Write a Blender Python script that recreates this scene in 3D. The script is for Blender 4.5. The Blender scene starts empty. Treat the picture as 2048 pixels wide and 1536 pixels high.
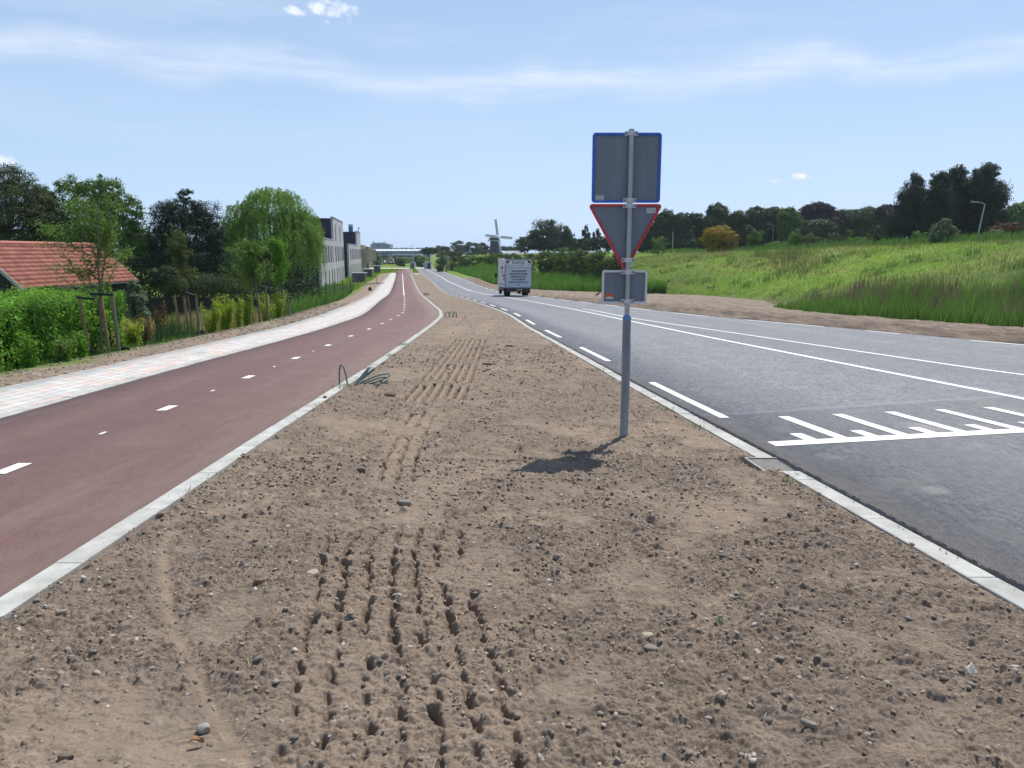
HQ = True
SKY_S = .082; SKY_DUST = .6; EXPO = .17
HAZE = .00015
import bpy, math, random
import numpy as np
from mathutils import Vector, Matrix, Euler
rng = np.random.default_rng(7)
random.seed(7)
sc = bpy.context.scene
COL = sc.collection
PI = math.pi
F_PX = 1540.0
CAM_H = 1.55
PITCH = math.atan(263.0 / 1540.0)

# ------------------------------------------------------------------ noise
def _hash(ix, iy, seed):
    h = (ix.astype(np.int64) * 374761393 + iy.astype(np.int64) * 668265263 + seed * 2147483647) & 0xFFFFFFFF
    h = ((h ^ (h >> 13)) * 1274126177) & 0xFFFFFFFF
    h = (h ^ (h >> 16)) & 0xFFFFFFFF
    return h
def hrand(ix, iy, seed):
    return (_hash(ix, iy, seed) & 0xFFFFFF) / float(0xFFFFFF)
def perlin(x, y, seed=0):
    x = np.asarray(x, float); y = np.asarray(y, float)
    x0 = np.floor(x); y0 = np.floor(y)
    fx = x - x0; fy = y - y0
    u = fx*fx*fx*(fx*(fx*6-15)+10); v = fy*fy*fy*(fy*(fy*6-15)+10)
    def g(ix, iy, dx, dy):
        a = hrand(ix, iy, seed) * 6.2831853
        return np.cos(a)*dx + np.sin(a)*dy
    n00 = g(x0, y0, fx, fy); n10 = g(x0+1, y0, fx-1, fy)
    n01 = g(x0, y0+1, fx, fy-1); n11 = g(x0+1, y0+1, fx-1, fy-1)
    return ((n00*(1-u)+n10*u)*(1-v) + (n01*(1-u)+n11*u)*v) * 1.5
def fbm(x, y, seed=0, octv=4, gain=.5):
    a = 1.; s = 0; t = 0
    for i in range(octv):
        s = s + a*perlin(x*2**i, y*2**i, seed+i*17); t += a; a *= gain
    return s/t
def clods(x, y, cell, seed, prob, rmin, rmax):
    """rounded lumps on a jittered grid; returns height (0..1 * radius) and the lump's own random tone"""
    x = x/cell; y = y/cell
    x0 = np.floor(x); y0 = np.floor(y)
    H = np.zeros_like(x); Tn = np.full_like(x, -1.)
    for dx in (-1, 0, 1):
        for dy in (-1, 0, 1):
            cx = x0+dx; cy = y0+dy
            px = cx + hrand(cx, cy, seed); py = cy + hrand(cx, cy, seed+1)
            r = (rmin + (rmax-rmin)*hrand(cx, cy, seed+2)**2)
            on = hrand(cx, cy, seed+3) < prob
            a = hrand(cx, cy, seed+4)*3.14159
            ex = (x-px)*np.cos(a)+(y-py)*np.sin(a); ey = (-(x-px)*np.sin(a)+(y-py)*np.cos(a))*1.45
            d = 1-(ex*ex+ey*ey)/(r*r)
            h = np.where(on & (d > 0), np.sqrt(np.maximum(d, 0))*r, 0)
            tn = hrand(cx, cy, seed+5)
            up = h > H
            Tn = np.where(up, tn, Tn); H = np.maximum(H, h)
    return H*cell, Tn

# ------------------------------------------------------------------ mesh helpers
def to_mesh(name, V, faces):
    """faces: list of int arrays (n,k)"""
    V = np.asarray(V, np.float32)
    me = bpy.data.meshes.new(name)
    faces = [np.asarray(f, np.int32) for f in faces if len(f)]
    me.vertices.add(len(V)); me.vertices.foreach_set('co', V.ravel())
    nl = sum(f.size for f in faces); nf = sum(len(f) for f in faces)
    me.loops.add(nl); me.polygons.add(nf)
    me.loops.foreach_set('vertex_index', np.concatenate([f.ravel() for f in faces]))
    tot = np.concatenate([np.full(len(f), f.shape[1], np.int32) for f in faces])
    st = np.concatenate([[0], np.cumsum(tot)[:-1]]).astype(np.int32)
    me.polygons.foreach_set('loop_start', st)
    try: me.polygons.foreach_set('loop_total', tot)
    except Exception: pass
    me.update(calc_edges=True)
    return me
def tag(o, label=None, cat=None, group=None, kind=None):
    if label: o['label'] = label
    if cat: o['category'] = cat
    if group: o['group'] = group
    if kind: o['kind'] = kind
    return o
def link(name, me, mat=None, parent=None, smooth=False, loc=None):
    o = bpy.data.objects.new(name, me); COL.objects.link(o)
    if mat is not None:
        for m in (mat if isinstance(mat, (list, tuple)) else [mat]): me.materials.append(m)
    if smooth and me: me.polygons.foreach_set('use_smooth', np.ones(len(me.polygons), bool))
    if parent: o.parent = parent
    if loc is not None: o.location = loc
    return o
def empty(name, loc=(0, 0, 0), rz=0, label=None, cat=None, group=None):
    o = bpy.data.objects.new(name, None); COL.objects.link(o)
    o.empty_display_size = .3
    o.location = loc; o.rotation_euler = (0, 0, rz)
    return tag(o, label, cat, group)
def copy_tree(o, parent=None):
    c = o.copy(); COL.objects.link(c)
    if parent: c.parent = parent
    for ch in o.children: copy_tree(ch, c)
    return c
class MB:
    def __init__(s): s.V = []; s.F = {3: [], 4: []}; s.n = 0; s.big = []
    def add(s, V, F):
        V = np.asarray(V, float).reshape(-1, 3)
        for f in F:
            f = [int(i)+s.n for i in f]
            if len(f) in (3, 4): s.F[len(f)].append(f)
            else: s.big.append(f)
        s.V.append(V); s.n += len(V); return s
    def addn(s, V, F):
        F = np.asarray(F)+s.n
        s.F[F.shape[1]].extend(F.tolist()); s.V.append(np.asarray(V, float)); s.n += len(V); return s
    def box(s, c, d, rz=0, rx=0, ry=0, taper=(1, 1)):
        x, y, z = d[0]/2, d[1]/2, d[2]/2
        P = [(-x, -y, -z), (x, -y, -z), (x, y, -z), (-x, y, -z)]
        P += [(-x*taper[0], -y*taper[1], z), (x*taper[0], -y*taper[1], z), (x*taper[0], y*taper[1], z), (-x*taper[0], y*taper[1], z)]
        R = np.array(Euler((rx, ry, rz)).to_matrix())
        P = np.array(P) @ R.T + np.array(c)
        return s.add(P, [(0, 3, 2, 1), (4, 5, 6, 7), (0, 1, 5, 4), (1, 2, 6, 5), (2, 3, 7, 6), (3, 0, 4, 7)])
    def tube(s, pts, rad, n=8, cap=True):
        pts = np.asarray(pts, float); m = len(pts)
        if np.isscalar(rad): rad = [rad]*m
        T = np.gradient(pts, axis=0); T /= np.linalg.norm(T, axis=1)[:, None]+1e-9
        ref = np.array([0, 0, 1.]) if abs(T[0][2]) < .9 else np.array([1., 0, 0])
        V = []
        a = np.arange(n)*2*PI/n
        for i in range(m):
            u = np.cross(ref, T[i]); u /= np.linalg.norm(u)+1e-9; w = np.cross(T[i], u)
            ref = np.cross(u, T[i])*-1 if False else ref
            V.append(pts[i] + rad[i]*(np.cos(a)[:, None]*u + np.sin(a)[:, None]*w))
        V = np.concatenate(V)
        F = [(i*n+j, i*n+(j+1) % n, (i+1)*n+(j+1) % n, (i+1)*n+j) for i in range(m-1) for j in range(n)]
        if cap:
            F.append(tuple(range(n-1, -1, -1))); F.append(tuple((m-1)*n+j for j in range(n)))
        return s.add(V, F)
    def prism(s, poly, y0, y1):
        """polygon in x,z extruded along y"""
        n = len(poly)
        V = [(p[0], y0, p[1]) for p in poly]+[(p[0], y1, p[1]) for p in poly]
        F = [tuple(range(n)), tuple(range(2*n-1, n-1, -1))]+[(i, i+n, (i+1) % n+n, (i+1) % n) for i in range(n)]
        return s.add(V, F)
    def disc(s, c, r, n=20, axis='y', t=.02):
        a = np.arange(n)*2*PI/n
        if axis == 'x': P = lambda d: [(c[0]+d, c[1]+r*math.cos(k), c[2]+r*math.sin(k)) for k in a]
        elif axis == 'y': P = lambda d: [(c[0]+r*math.cos(k), c[1]+d, c[2]+r*math.sin(k)) for k in a]
        else: P = lambda d: [(c[0]+r*math.cos(k), c[1]+r*math.sin(k), c[2]+d) for k in a]
        V = P(-t/2)+P(t/2)
        return s.add(V, [tuple(range(n)), tuple(range(2*n-1, n-1, -1))]+[(i, i+n, (i+1) % n+n, (i+1) % n) for i in range(n)])
    def build(s, name, mat, parent=None, smooth=False, xf=None, fixn=True):
        V = np.concatenate(s.V)
        if xf is not None: V = V @ np.array(xf.to_3x3()).T + np.array(xf.translation)
        me = bpy.data.meshes.new(name)
        if s.big or fixn:
            me.from_pydata(V.tolist(), [], s.F[3]+s.F[4]+s.big); me.update()
            if fixn and len(V) < 60000:
                import bmesh
                b = bmesh.new(); b.from_mesh(me); bmesh.ops.recalc_face_normals(b, faces=b.faces[:]); b.to_mesh(me); b.free()
        else:
            me = to_mesh(name, V, [s.F[3], s.F[4]])
        o = link(name, me, mat, parent)
        if smooth: me.polygons.foreach_set('use_smooth', np.ones(len(me.polygons), bool))
        return o
def grid_mesh(name, X, Y, Z, mat, uv=None, attr=None, smooth=True, parent=None):
    r, c = X.shape
    V = np.stack([X, Y, Z], -1).reshape(-1, 3)
    i = np.arange(r*c).reshape(r, c)
    F = np.stack([i[:-1, :-1], i[:-1, 1:], i[1:, 1:], i[1:, :-1]], -1).reshape(-1, 4)
    me = to_mesh(name, V, [F])
    if uv is not None:
        l = me.uv_layers.new(name='UVMap')
        U = np.stack([uv[0], uv[1]], -1).reshape(-1, 2).astype(np.float32)
        l.data.foreach_set('uv', U[F.ravel()].ravel())
    if attr:
        for k, a in attr.items():
            t = me.attributes.new(k, 'FLOAT', 'POINT'); t.data.foreach_set('value', a.astype(np.float32).ravel())
    return link(name, me, mat, parent, smooth)

# ------------------------------------------------------------------ materials
def newmat(name):
    m = bpy.data.materials.new(name); m.use_nodes = True
    nt = m.node_tree; nt.nodes.clear(); return m, nt
def nd(nt, typ, props=None, **inp):
    n = nt.nodes.new(typ)
    for k, v in (props or {}).items(): setattr(n, k, v)
    for k, v in inp.items():
        k = k.replace('_', ' ')
        s = n.inputs[int(k[1:])] if (k[0] == 'i' and k[1:].isdigit()) else n.inputs[k]
        if isinstance(v, bpy.types.NodeSocket): nt.links.new(v, s)
        else: s.default_value = v
    return n
def c4(c): return (c[0], c[1], c[2], 1)
def mixc(nt, fac, a, b, blend='MIX'):
    n = nt.nodes.new('ShaderNodeMix'); n.data_type = 'RGBA'; n.blend_type = blend
    for s, v in ((n.inputs['Factor'], fac), (n.inputs[6], a), (n.inputs[7], b)):
        if isinstance(v, bpy.types.NodeSocket): nt.links.new(v, s)
        else: s.default_value = v if not isinstance(v, tuple) else (c4(v) if len(v) == 3 else v)
    return n.outputs[2]
def ramp(nt, fac, stops, interp='LINEAR'):
    n = nt.nodes.new('ShaderNodeValToRGB'); nt.links.new(fac, n.inputs[0]); e = n.color_ramp.elements
    n.color_ramp.interpolation = interp
    while len(e) < len(stops): e.new(.5)
    for k, (p, c) in enumerate(stops):
        e[k].position = p; e[k].color = c4(c) if not np.isscalar(c) else (c, c, c, 1)
    return n.outputs[0]
def mth(nt, op, a, b=None, c=None, clamp=False):
    n = nt.nodes.new('ShaderNodeMath'); n.operation = op; n.use_clamp = clamp
    for s, v in zip(n.inputs, (a, b, c)):
        if v is None: continue
        if isinstance(v, bpy.types.NodeSocket): nt.links.new(v, s)
        else: s.default_value = v
    return n.outputs[0]
def noise(nt, vec, scale, detail=4, rough=.55, sx=None):
    if sx is not None:
        vec = nd(nt, 'ShaderNodeMapping', Vector=vec, Scale=sx).outputs[0]
    return nd(nt, 'ShaderNodeTexNoise', Vector=vec, Scale=scale, Detail=detail, Roughness=rough).outputs['Fac']
def coord(nt, k='Object'): return nt.nodes.new('ShaderNodeTexCoord').outputs[k]
def princ(nt, col, rough=.7, spec=.3, metal=0, normal=None):
    kw = dict(Base_Color=col if isinstance(col, bpy.types.NodeSocket) else c4(col), Roughness=rough, Metallic=metal)
    n = nd(nt, 'ShaderNodeBsdfPrincipled', **kw); n.inputs['Specular IOR Level'].default_value = spec
    if normal is not None: nt.links.new(normal, n.inputs['Normal'])
    return n
def out(nt, sh):
    o = nt.nodes.new('ShaderNodeOutputMaterial'); nt.links.new(sh, o.inputs['Surface'])
def bump(nt, h, strength, dist=.01, normal=None):
    n = nd(nt, 'ShaderNodeBump', Height=h, Strength=strength, Distance=dist)
    if normal is not None: nt.links.new(normal, n.inputs['Normal'])
    return n.outputs[0]
def simple(name, col, rough=.6, spec=.3, metal=0, var=.12, scale=8, bmp=0, bscale=60, dirt=None, sx=None):
    """plain material with some noise in its colour, so nothing is perfectly flat"""
    m, nt = newmat(name); co = coord(nt)
    n = noise(nt, co, scale, 5, .6, sx)
    a = tuple(min(1, v*(1-var)) for v in col); b = tuple(min(1, v*(1+var)) for v in col)
    c = ramp(nt, n, [(.3, a), (.7, b)])
    if dirt is not None:
        k = ramp(nt, noise(nt, co, scale*.37, 6, .7), [(.5, 0.), (.72, 1.)])
        c = mixc(nt, mth(nt, 'MULTIPLY', k, .5), c, dirt)
    nrm = bump(nt, noise(nt, co, bscale, 3), bmp, .01) if bmp else None
    out(nt, princ(nt, c, rough, spec, metal, nrm).outputs[0]); return m
def leafmat(name, a, b, c=None, tr=.35, rough=.5, posscale=.6):
    m, nt = newmat(name)
    g = nt.nodes.new('ShaderNodeNewGeometry')
    r = g.outputs['Random Per Island']
    col = ramp(nt, r, [(0, a), (.6, b), (1, c or b)])
    pn = noise(nt, coord(nt), posscale, 3)
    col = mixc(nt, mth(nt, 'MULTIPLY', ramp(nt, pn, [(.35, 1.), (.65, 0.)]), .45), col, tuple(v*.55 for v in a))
    p = princ(nt, col, max(rough, .6), .10)
    t = nd(nt, 'ShaderNodeBsdfTranslucent', Color=mixc(nt, .5, col, tuple(min(1, v*1.6) for v in b)))
    mx = nd(nt, 'ShaderNodeMixShader', Fac=tr); nt.links.new(p.outputs[0], mx.inputs[1]); nt.links.new(t.outputs[0], mx.inputs[2])
    out(nt, mx.outputs[0]); return m

# ------------------------------------------------------------------ lie of the land
def zc(y):
    """height of the road corridor: a 3.45 % ramp down from a bridge, flattening at about 100 m"""
    y = np.asarray(y, float); g = .0345
    t = np.clip((y-75)/45, 0, 1)
    return -(g*np.minimum(y, 75) + g*45*(t-t*t/2))
def PL(pts):
    a = np.array(sorted([(p[1], p[0]) for p in pts])); ys = a[:, 0]; xs = a[:, 1]
    yy = np.linspace(ys[0], ys[-1], 3000); xx = np.interp(yy, ys, xs)
    # smooth with a window that grows with distance
    w = 25; k = np.hanning(2*w+1); k /= k.sum()
    xp = np.concatenate([xx[0]+(np.arange(-w, 0))*(xx[1]-xx[0]), xx, xx[-1]+(np.arange(1, w+1))*(xx[-1]-xx[-2])])
    xs2 = np.convolve(xp, k, 'valid')
    return lambda y: np.interp(y, yy, xs2)
cycR = PL([(-2.5, -40), (-2.5, 3.4), (-2.56, 8.3), (-2.58, 13.7), (-2.74, 21.7), (-2.86, 27), (-3.1, 33), (-3.7, 39), (-4.93, 47.7), (-8.94, 76.4), (-12.16, 99.7), (-16.89, 133.4), (-24.15, 184.6)])
cycL = PL([(-5.6, -40), (-5.75, 8.5), (-5.88, 13.2), (-5.9, 19.2), (-5.98, 23.7), (-6.31, 30.2), (-6.56, 33.4), (-7.16, 38.5), (-8.32, 46.8), (-10.08, 59.5), (-12.89, 80.9), (-17.17, 111.4), (-23.2, 155), (-27.5, 184.6)])
paveL = PL([(-7.2, -40), (-7.32, 10.8), (-7.36, 16.4), (-7.62, 25.1), (-8.45, 34), (-9.05, 38.5), (-9.98, 45.9), (-12.0, 61), (-15.25, 83.1), (-19.2, 109.5), (-22.65, 135.8), (-25.86, 161.4), (-29.1, 184.6)])
rkO = PL([(6.0, -40), (2.75, 0), (2.42, 3.4), (2.2, 6), (1.72, 11.07), (1.24, 16.6), (.45, 25.4), (-.2, 34.6), (-.95, 41.1), (-2.17, 50.7), (-4.05, 64.2), (-7.45, 86.3), (-12.87, 126.8), (-17.6, 158), (-22.4, 191), (-32.2, 258.8)])
roadR = PL([(29, -40), (17.6, 0), (13.2, 14), (11.98, 17.9), (11.24, 20.4), (10.2, 24.6), (8.75, 29.8), (7.7, 34.1), (5.2, 50), (4.0, 57.5), (2.55, 67), (.9, 78.7), (-1.9, 94.7), (-5.93, 122.8), (-10.26, 151.9), (-18.4, 204), (-27.75, 258.8)])
xG = PL([(28, -40), (20.5, 10), (15.9, 24), (14.8, 30), (13.9, 35), (14.2, 43), (18.5, 56), (19.5, 72), (14, 84), (5.2, 95), (0, 108), (-3.2, 123), (-7, 152), (-15, 204), (-24, 259), (-50, 400), (-90, 700)])
crX = PL([(54, -40), (48, 60), (44, 110), (40, 145), (22, 200), (-6, 300), (-40, 400), (-80, 700)])
def crZ(y): return np.interp(y, [-40, 40, 75, 110, 145, 200, 300, 400, 700], [3.3, 3.1, 2.65, 1.95, 1.5, 1.25, .2, -.2, -2.5])
def smooth(t): t = np.clip(t, 0, 1); return t*t*(3-2*t)
def terrain(x, y):
    x = np.asarray(x, float); y = np.asarray(y, float)
    base = zc(y)
    # left side: verge, then a bank down to the gardens
    s = paveL(y)-x
    dl = np.interp(y, [-40, 60, 120, 200], [1.05, 1.0, .35, .25])
    zl = base - dl*smooth((s-1.3)/2.6) - .03
    # right side: dirt, ditch, slope up to the crest and a plateau behind it
    g = xG(y); c = crX(y); cz = crZ(y)
    t = (x-g)/np.maximum(c-g, 1)
    dip = -.75*np.exp(-((x-g-2.3)/1.6)**2)
    rise = smooth(t*.97+.03)**.85
    zr = base + dip + np.maximum(cz-base, 0)*rise - .02*np.maximum(x-c, 0)*np.exp(-np.maximum(x-c, 0)/80)
    zr = zr + np.where(t > .1, .22*fbm(x*.11, y*.09, 5, 3)*np.clip(t*4, 0, 1), 0)
    zr = np.where(x < g, base-.03, zr)
    z = np.where(s > 0, zl, zr)
    inside = (s <= .05) & (x <= roadR(y)+.25)
    z = np.where(inside, base-.12, z)
    return z
def hz(x, y): return float(terrain(np.array([x]), np.array([y]))[0])
def at(u, v, y):
    """where a point seen at (u, v) in the 2048 px photograph stands when it is y metres away"""
    a = v-768; ry = F_PX*math.cos(PITCH)-a*math.sin(PITCH); rz = -F_PX*math.sin(PITCH)-a*math.cos(PITCH)
    return ((u-1024)/ry*y, y, CAM_H+rz/ry*y)
# ------------------------------------------------------------------ camera, sun, sky
cam = bpy.data.cameras.new('camera'); camo = bpy.data.objects.new('camera', cam); COL.objects.link(camo)
camo.location = (0, 0, CAM_H); camo.rotation_euler = (PI/2-PITCH, 0, 0)
cam.sensor_width = 36; cam.sensor_fit = 'HORIZONTAL'; cam.lens = 36*F_PX/2048; cam.clip_end = 9000; cam.clip_start = .05
sc.camera = camo
SUN_EL = math.radians(61); SUN_AZ = math.radians(29)      # azimuth: right of straight ahead
sun = bpy.data.lights.new('sun', 'SUN'); sun.energy = 5.0; sun.angle = math.radians(.55); sun.color = (1, .955, .89)
suno = bpy.data.objects.new('sun', sun); COL.objects.link(suno)
sd = Vector((math.sin(SUN_AZ)*math.cos(SUN_EL), math.cos(SUN_AZ)*math.cos(SUN_EL), math.sin(SUN_EL)))
suno.rotation_euler = sd.to_track_quat('Z', 'Y').to_euler(); suno.location = (0, 0, 50)
w = bpy.data.worlds.new('World'); sc.world = w; w.use_nodes = True
nt = w.node_tree; nt.nodes.clear()
sky = nd(nt, 'ShaderNodeTexSky', dict(sky_type='NISHITA', sun_disc=False, sun_elevation=SUN_EL, sun_rotation=SUN_AZ,
         altitude=0, air_density=1.0, dust_density=SKY_DUST, ozone_density=1.6))
tc = nt.nodes.new('ShaderNodeTexCoord').outputs['Generated']
sp = nd(nt, 'ShaderNodeSeparateXYZ', Vector=tc)
hxy = mth(nt, 'POWER', mth(nt, 'ADD', mth(nt, 'POWER', sp.outputs[0], 2.), mth(nt, 'POWER', sp.outputs[1], 2.)), .5)
elev = mth(nt, 'ARCTAN2', sp.outputs[2], hxy)
azim = mth(nt, 'ARCTAN2', sp.outputs[0], sp.outputs[1])
ae = nd(nt, 'ShaderNodeCombineXYZ', X=azim, Y=elev).outputs[0]
wav = noise(nt, ae, 3.2, 3, .6)
def streak(e0, wid, thr0, thr1, sx, seed, amp):
    dv = mth(nt, 'SUBTRACT', elev, mth(nt, 'MULTIPLY_ADD', wav, .12, e0-.06))
    band = ramp(nt, mth(nt, 'DIVIDE', mth(nt, 'ABSOLUTE', dv), wid), [(0, 1.), (1, 0.)], 'EASE')
    n = noise(nt, nd(nt, 'ShaderNodeMapping', Vector=ae, Location=(seed, seed*.7, 0), Rotation=(0, 0, .06), Scale=sx).outputs[0], 1, 9, .66)
    return mth(nt, 'MULTIPLY', mth(nt, 'MULTIPLY', band, ramp(nt, n, [(thr0, 0.), (thr1, 1.)])), amp)
c1 = streak(.205, .030, .30, .72, (4.4, 34, 1), 3.1, .62)
c2 = streak(.25, .10, .50, .85, (2.2, 14, 1), 8.4, .30)
c3 = streak(.14, .14, .42, .95, (1.8, 11, 1), 5.7, .16)
def puff(az, el, ra, re_, amp, seed):
    a = mth(nt, 'DIVIDE', mth(nt, 'SUBTRACT', azim, az), ra); e = mth(nt, 'DIVIDE', mth(nt, 'SUBTRACT', elev, el), re_)
    d = mth(nt, 'POWER', mth(nt, 'ADD', mth(nt, 'MULTIPLY', a, a), mth(nt, 'MULTIPLY', e, e)), .5)
    n = noise(nt, nd(nt, 'ShaderNodeMapping', Vector=ae, Location=(seed, 0, 0), Scale=(60, 90, 1)).outputs[0], 1, 5, .6)
    d = mth(nt, 'ADD', d, mth(nt, 'MULTIPLY_ADD', n, 2.8, -1.4))
    return mth(nt, 'MULTIPLY', ramp(nt, d, [(.1, 1.), (1.1, 0.)], 'EASE'), amp)
def AE(u, v):
    p = at(u, v, 1000); return math.atan2(p[0], p[1]), math.atan2(p[2]-CAM_H, math.hypot(p[0], p[1]))
clouds = [c1, c2, c3]
for (u, v, ru, rv, amp, s) in ((585, 22, 30, 10, .8, 1), (640, 12, 34, 14, .85, 2), (682, 24, 34, 16, .7, 3), (655, 44, 8, 5, .4, 9), (1602, 350, 20, 9, .9, 4), (1549, 363, 9, 5, .3, 5), (8, 322, 24, 10, .75, 6), (1875, 152, 34, 12, .22, 7)):
    a, e = AE(u, v); clouds.append(puff(a, e, ru/F_PX, rv/F_PX, amp, s*3.3))
tot = clouds[0]
for k in clouds[1:]: tot = mth(nt, 'MAXIMUM', tot, k)
hzf = ramp(nt, elev, [(0, .84), (.10, .60), (.45, .34)])       # thin high veil, thickest low down
skyc = mixc(nt, hzf, sky.outputs[0], (6.7, 9.3, 13.4, 1))
skyc = mixc(nt, tot, skyc, (10.9, 11.4, 12.2, 1))
bg = nd(nt, 'ShaderNodeBackground', Color=skyc, Strength=SKY_S)
wo = nt.nodes.new('ShaderNodeOutputWorld'); nt.links.new(bg.outputs[0], wo.inputs[0])
sc.view_settings.view_transform = 'Standard'; sc.view_settings.look = 'None'; sc.view_settings.exposure = EXPO; sc.view_settings.gamma = 1
try:
    sc.cycles.max_bounces = 4; sc.cycles.diffuse_bounces = 3; sc.cycles.glossy_bounces = 2; sc.cycles.transmission_bounces = 3; sc.cycles.transparent_max_bounces = 4; sc.cycles.volume_bounces = 0
except Exception: pass

# ------------------------------------------------------------------ surface materials
def mat_dirt(name, fine=True):
    m, nt = newmat(name); co = coord(nt)
    a = nd(nt, 'ShaderNodeAttribute', dict(attribute_name='tone')).outputs['Fac']
    tr = nd(nt, 'ShaderNodeAttribute', dict(attribute_name='smooth')).outputs['Fac']
    big = noise(nt, co, .9, 4, .6); mid = noise(nt, co, 7, 5, .65); fin = noise(nt, co, 90, 4, .7)
    c = ramp(nt, mid, [(.28, (.152, .119, .092)), (.5, (.232, .182, .140)), (.72, (.325, .257, .198))])
    c = mixc(nt, ramp(nt, big, [(.42, 0.), (.68, .65)]), c, (.180, .148, .122))
    c = mixc(nt, mth(nt, 'MULTIPLY', ramp(nt, fin, [(.36, 1.), (.55, 0.)]), .5), c, (.10, .076, .055))
    c = mixc(nt, mth(nt, 'MULTIPLY', ramp(nt, fin, [(.62, 0.), (.74, 1.)]), .45), c, (.36, .29, .23))
    c = mixc(nt, mth(nt, 'MULTIPLY', tr, .42), c, (.310, .235, .175))
    # lumps carry their own tone: damp grey clay, sand, a few pale shells
    cl = ramp(nt, a, [(0, (.12, .112, .10)), (.45, (.17, .145, .12)), (.8, (.25, .20, .155)), (.965, (.42, .36, .30)), (.985, (.62, .58, .52))])
    has = mth(nt, 'GREATER_THAN', a, -.01)
    c = mixc(nt, mth(nt, 'MULTIPLY', has, .7), c, cl)
    h = mth(nt, 'MULTIPLY_ADD', noise(nt, co, 34, 6, .8), .8, mth(nt, 'MULTIPLY', fin, .4))
    out(nt, princ(nt, c, .95, .12, 0, bump(nt, h, .9, .014)).outputs[0]); return m
M_dirt = mat_dirt('dirt')
def mat_ground():
    m, nt = newmat('ground'); co = coord(nt)
    d = nd(nt, 'ShaderNodeAttribute', dict(attribute_name='dirt')).outputs['Fac']
    n1 = noise(nt, co, .085, 5, .6); n2 = noise(nt, co, 1.3, 5, .65); n3 = noise(nt, co, 14, 3, .7)
    g = ramp(nt, n1, [(.34, (.085, .14, .025)), (.47, (.135, .225, .028)), (.56, (.17, .255, .035)), (.68, (.26, .25, .085))])
    g = mixc(nt, ramp(nt, n2, [(.4, .5), (.6, 0.)]), g, (.04, .062, .018))
    e = ramp(nt, n2, [(.3, (.20, .155, .12)), (.7, (.36, .28, .215))])
    e = mixc(nt, ramp(nt, n3, [(.4, .45), (.6, 0.)]), e, (.10, .075, .055))
    c = mixc(nt, d, g, e)
    out(nt, princ(nt, c, .95, .1, 0, bump(nt, noise(nt, co, 6, 6, .7), .8, .12)).outputs[0]); return m
M_ground = mat_ground()
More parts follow.
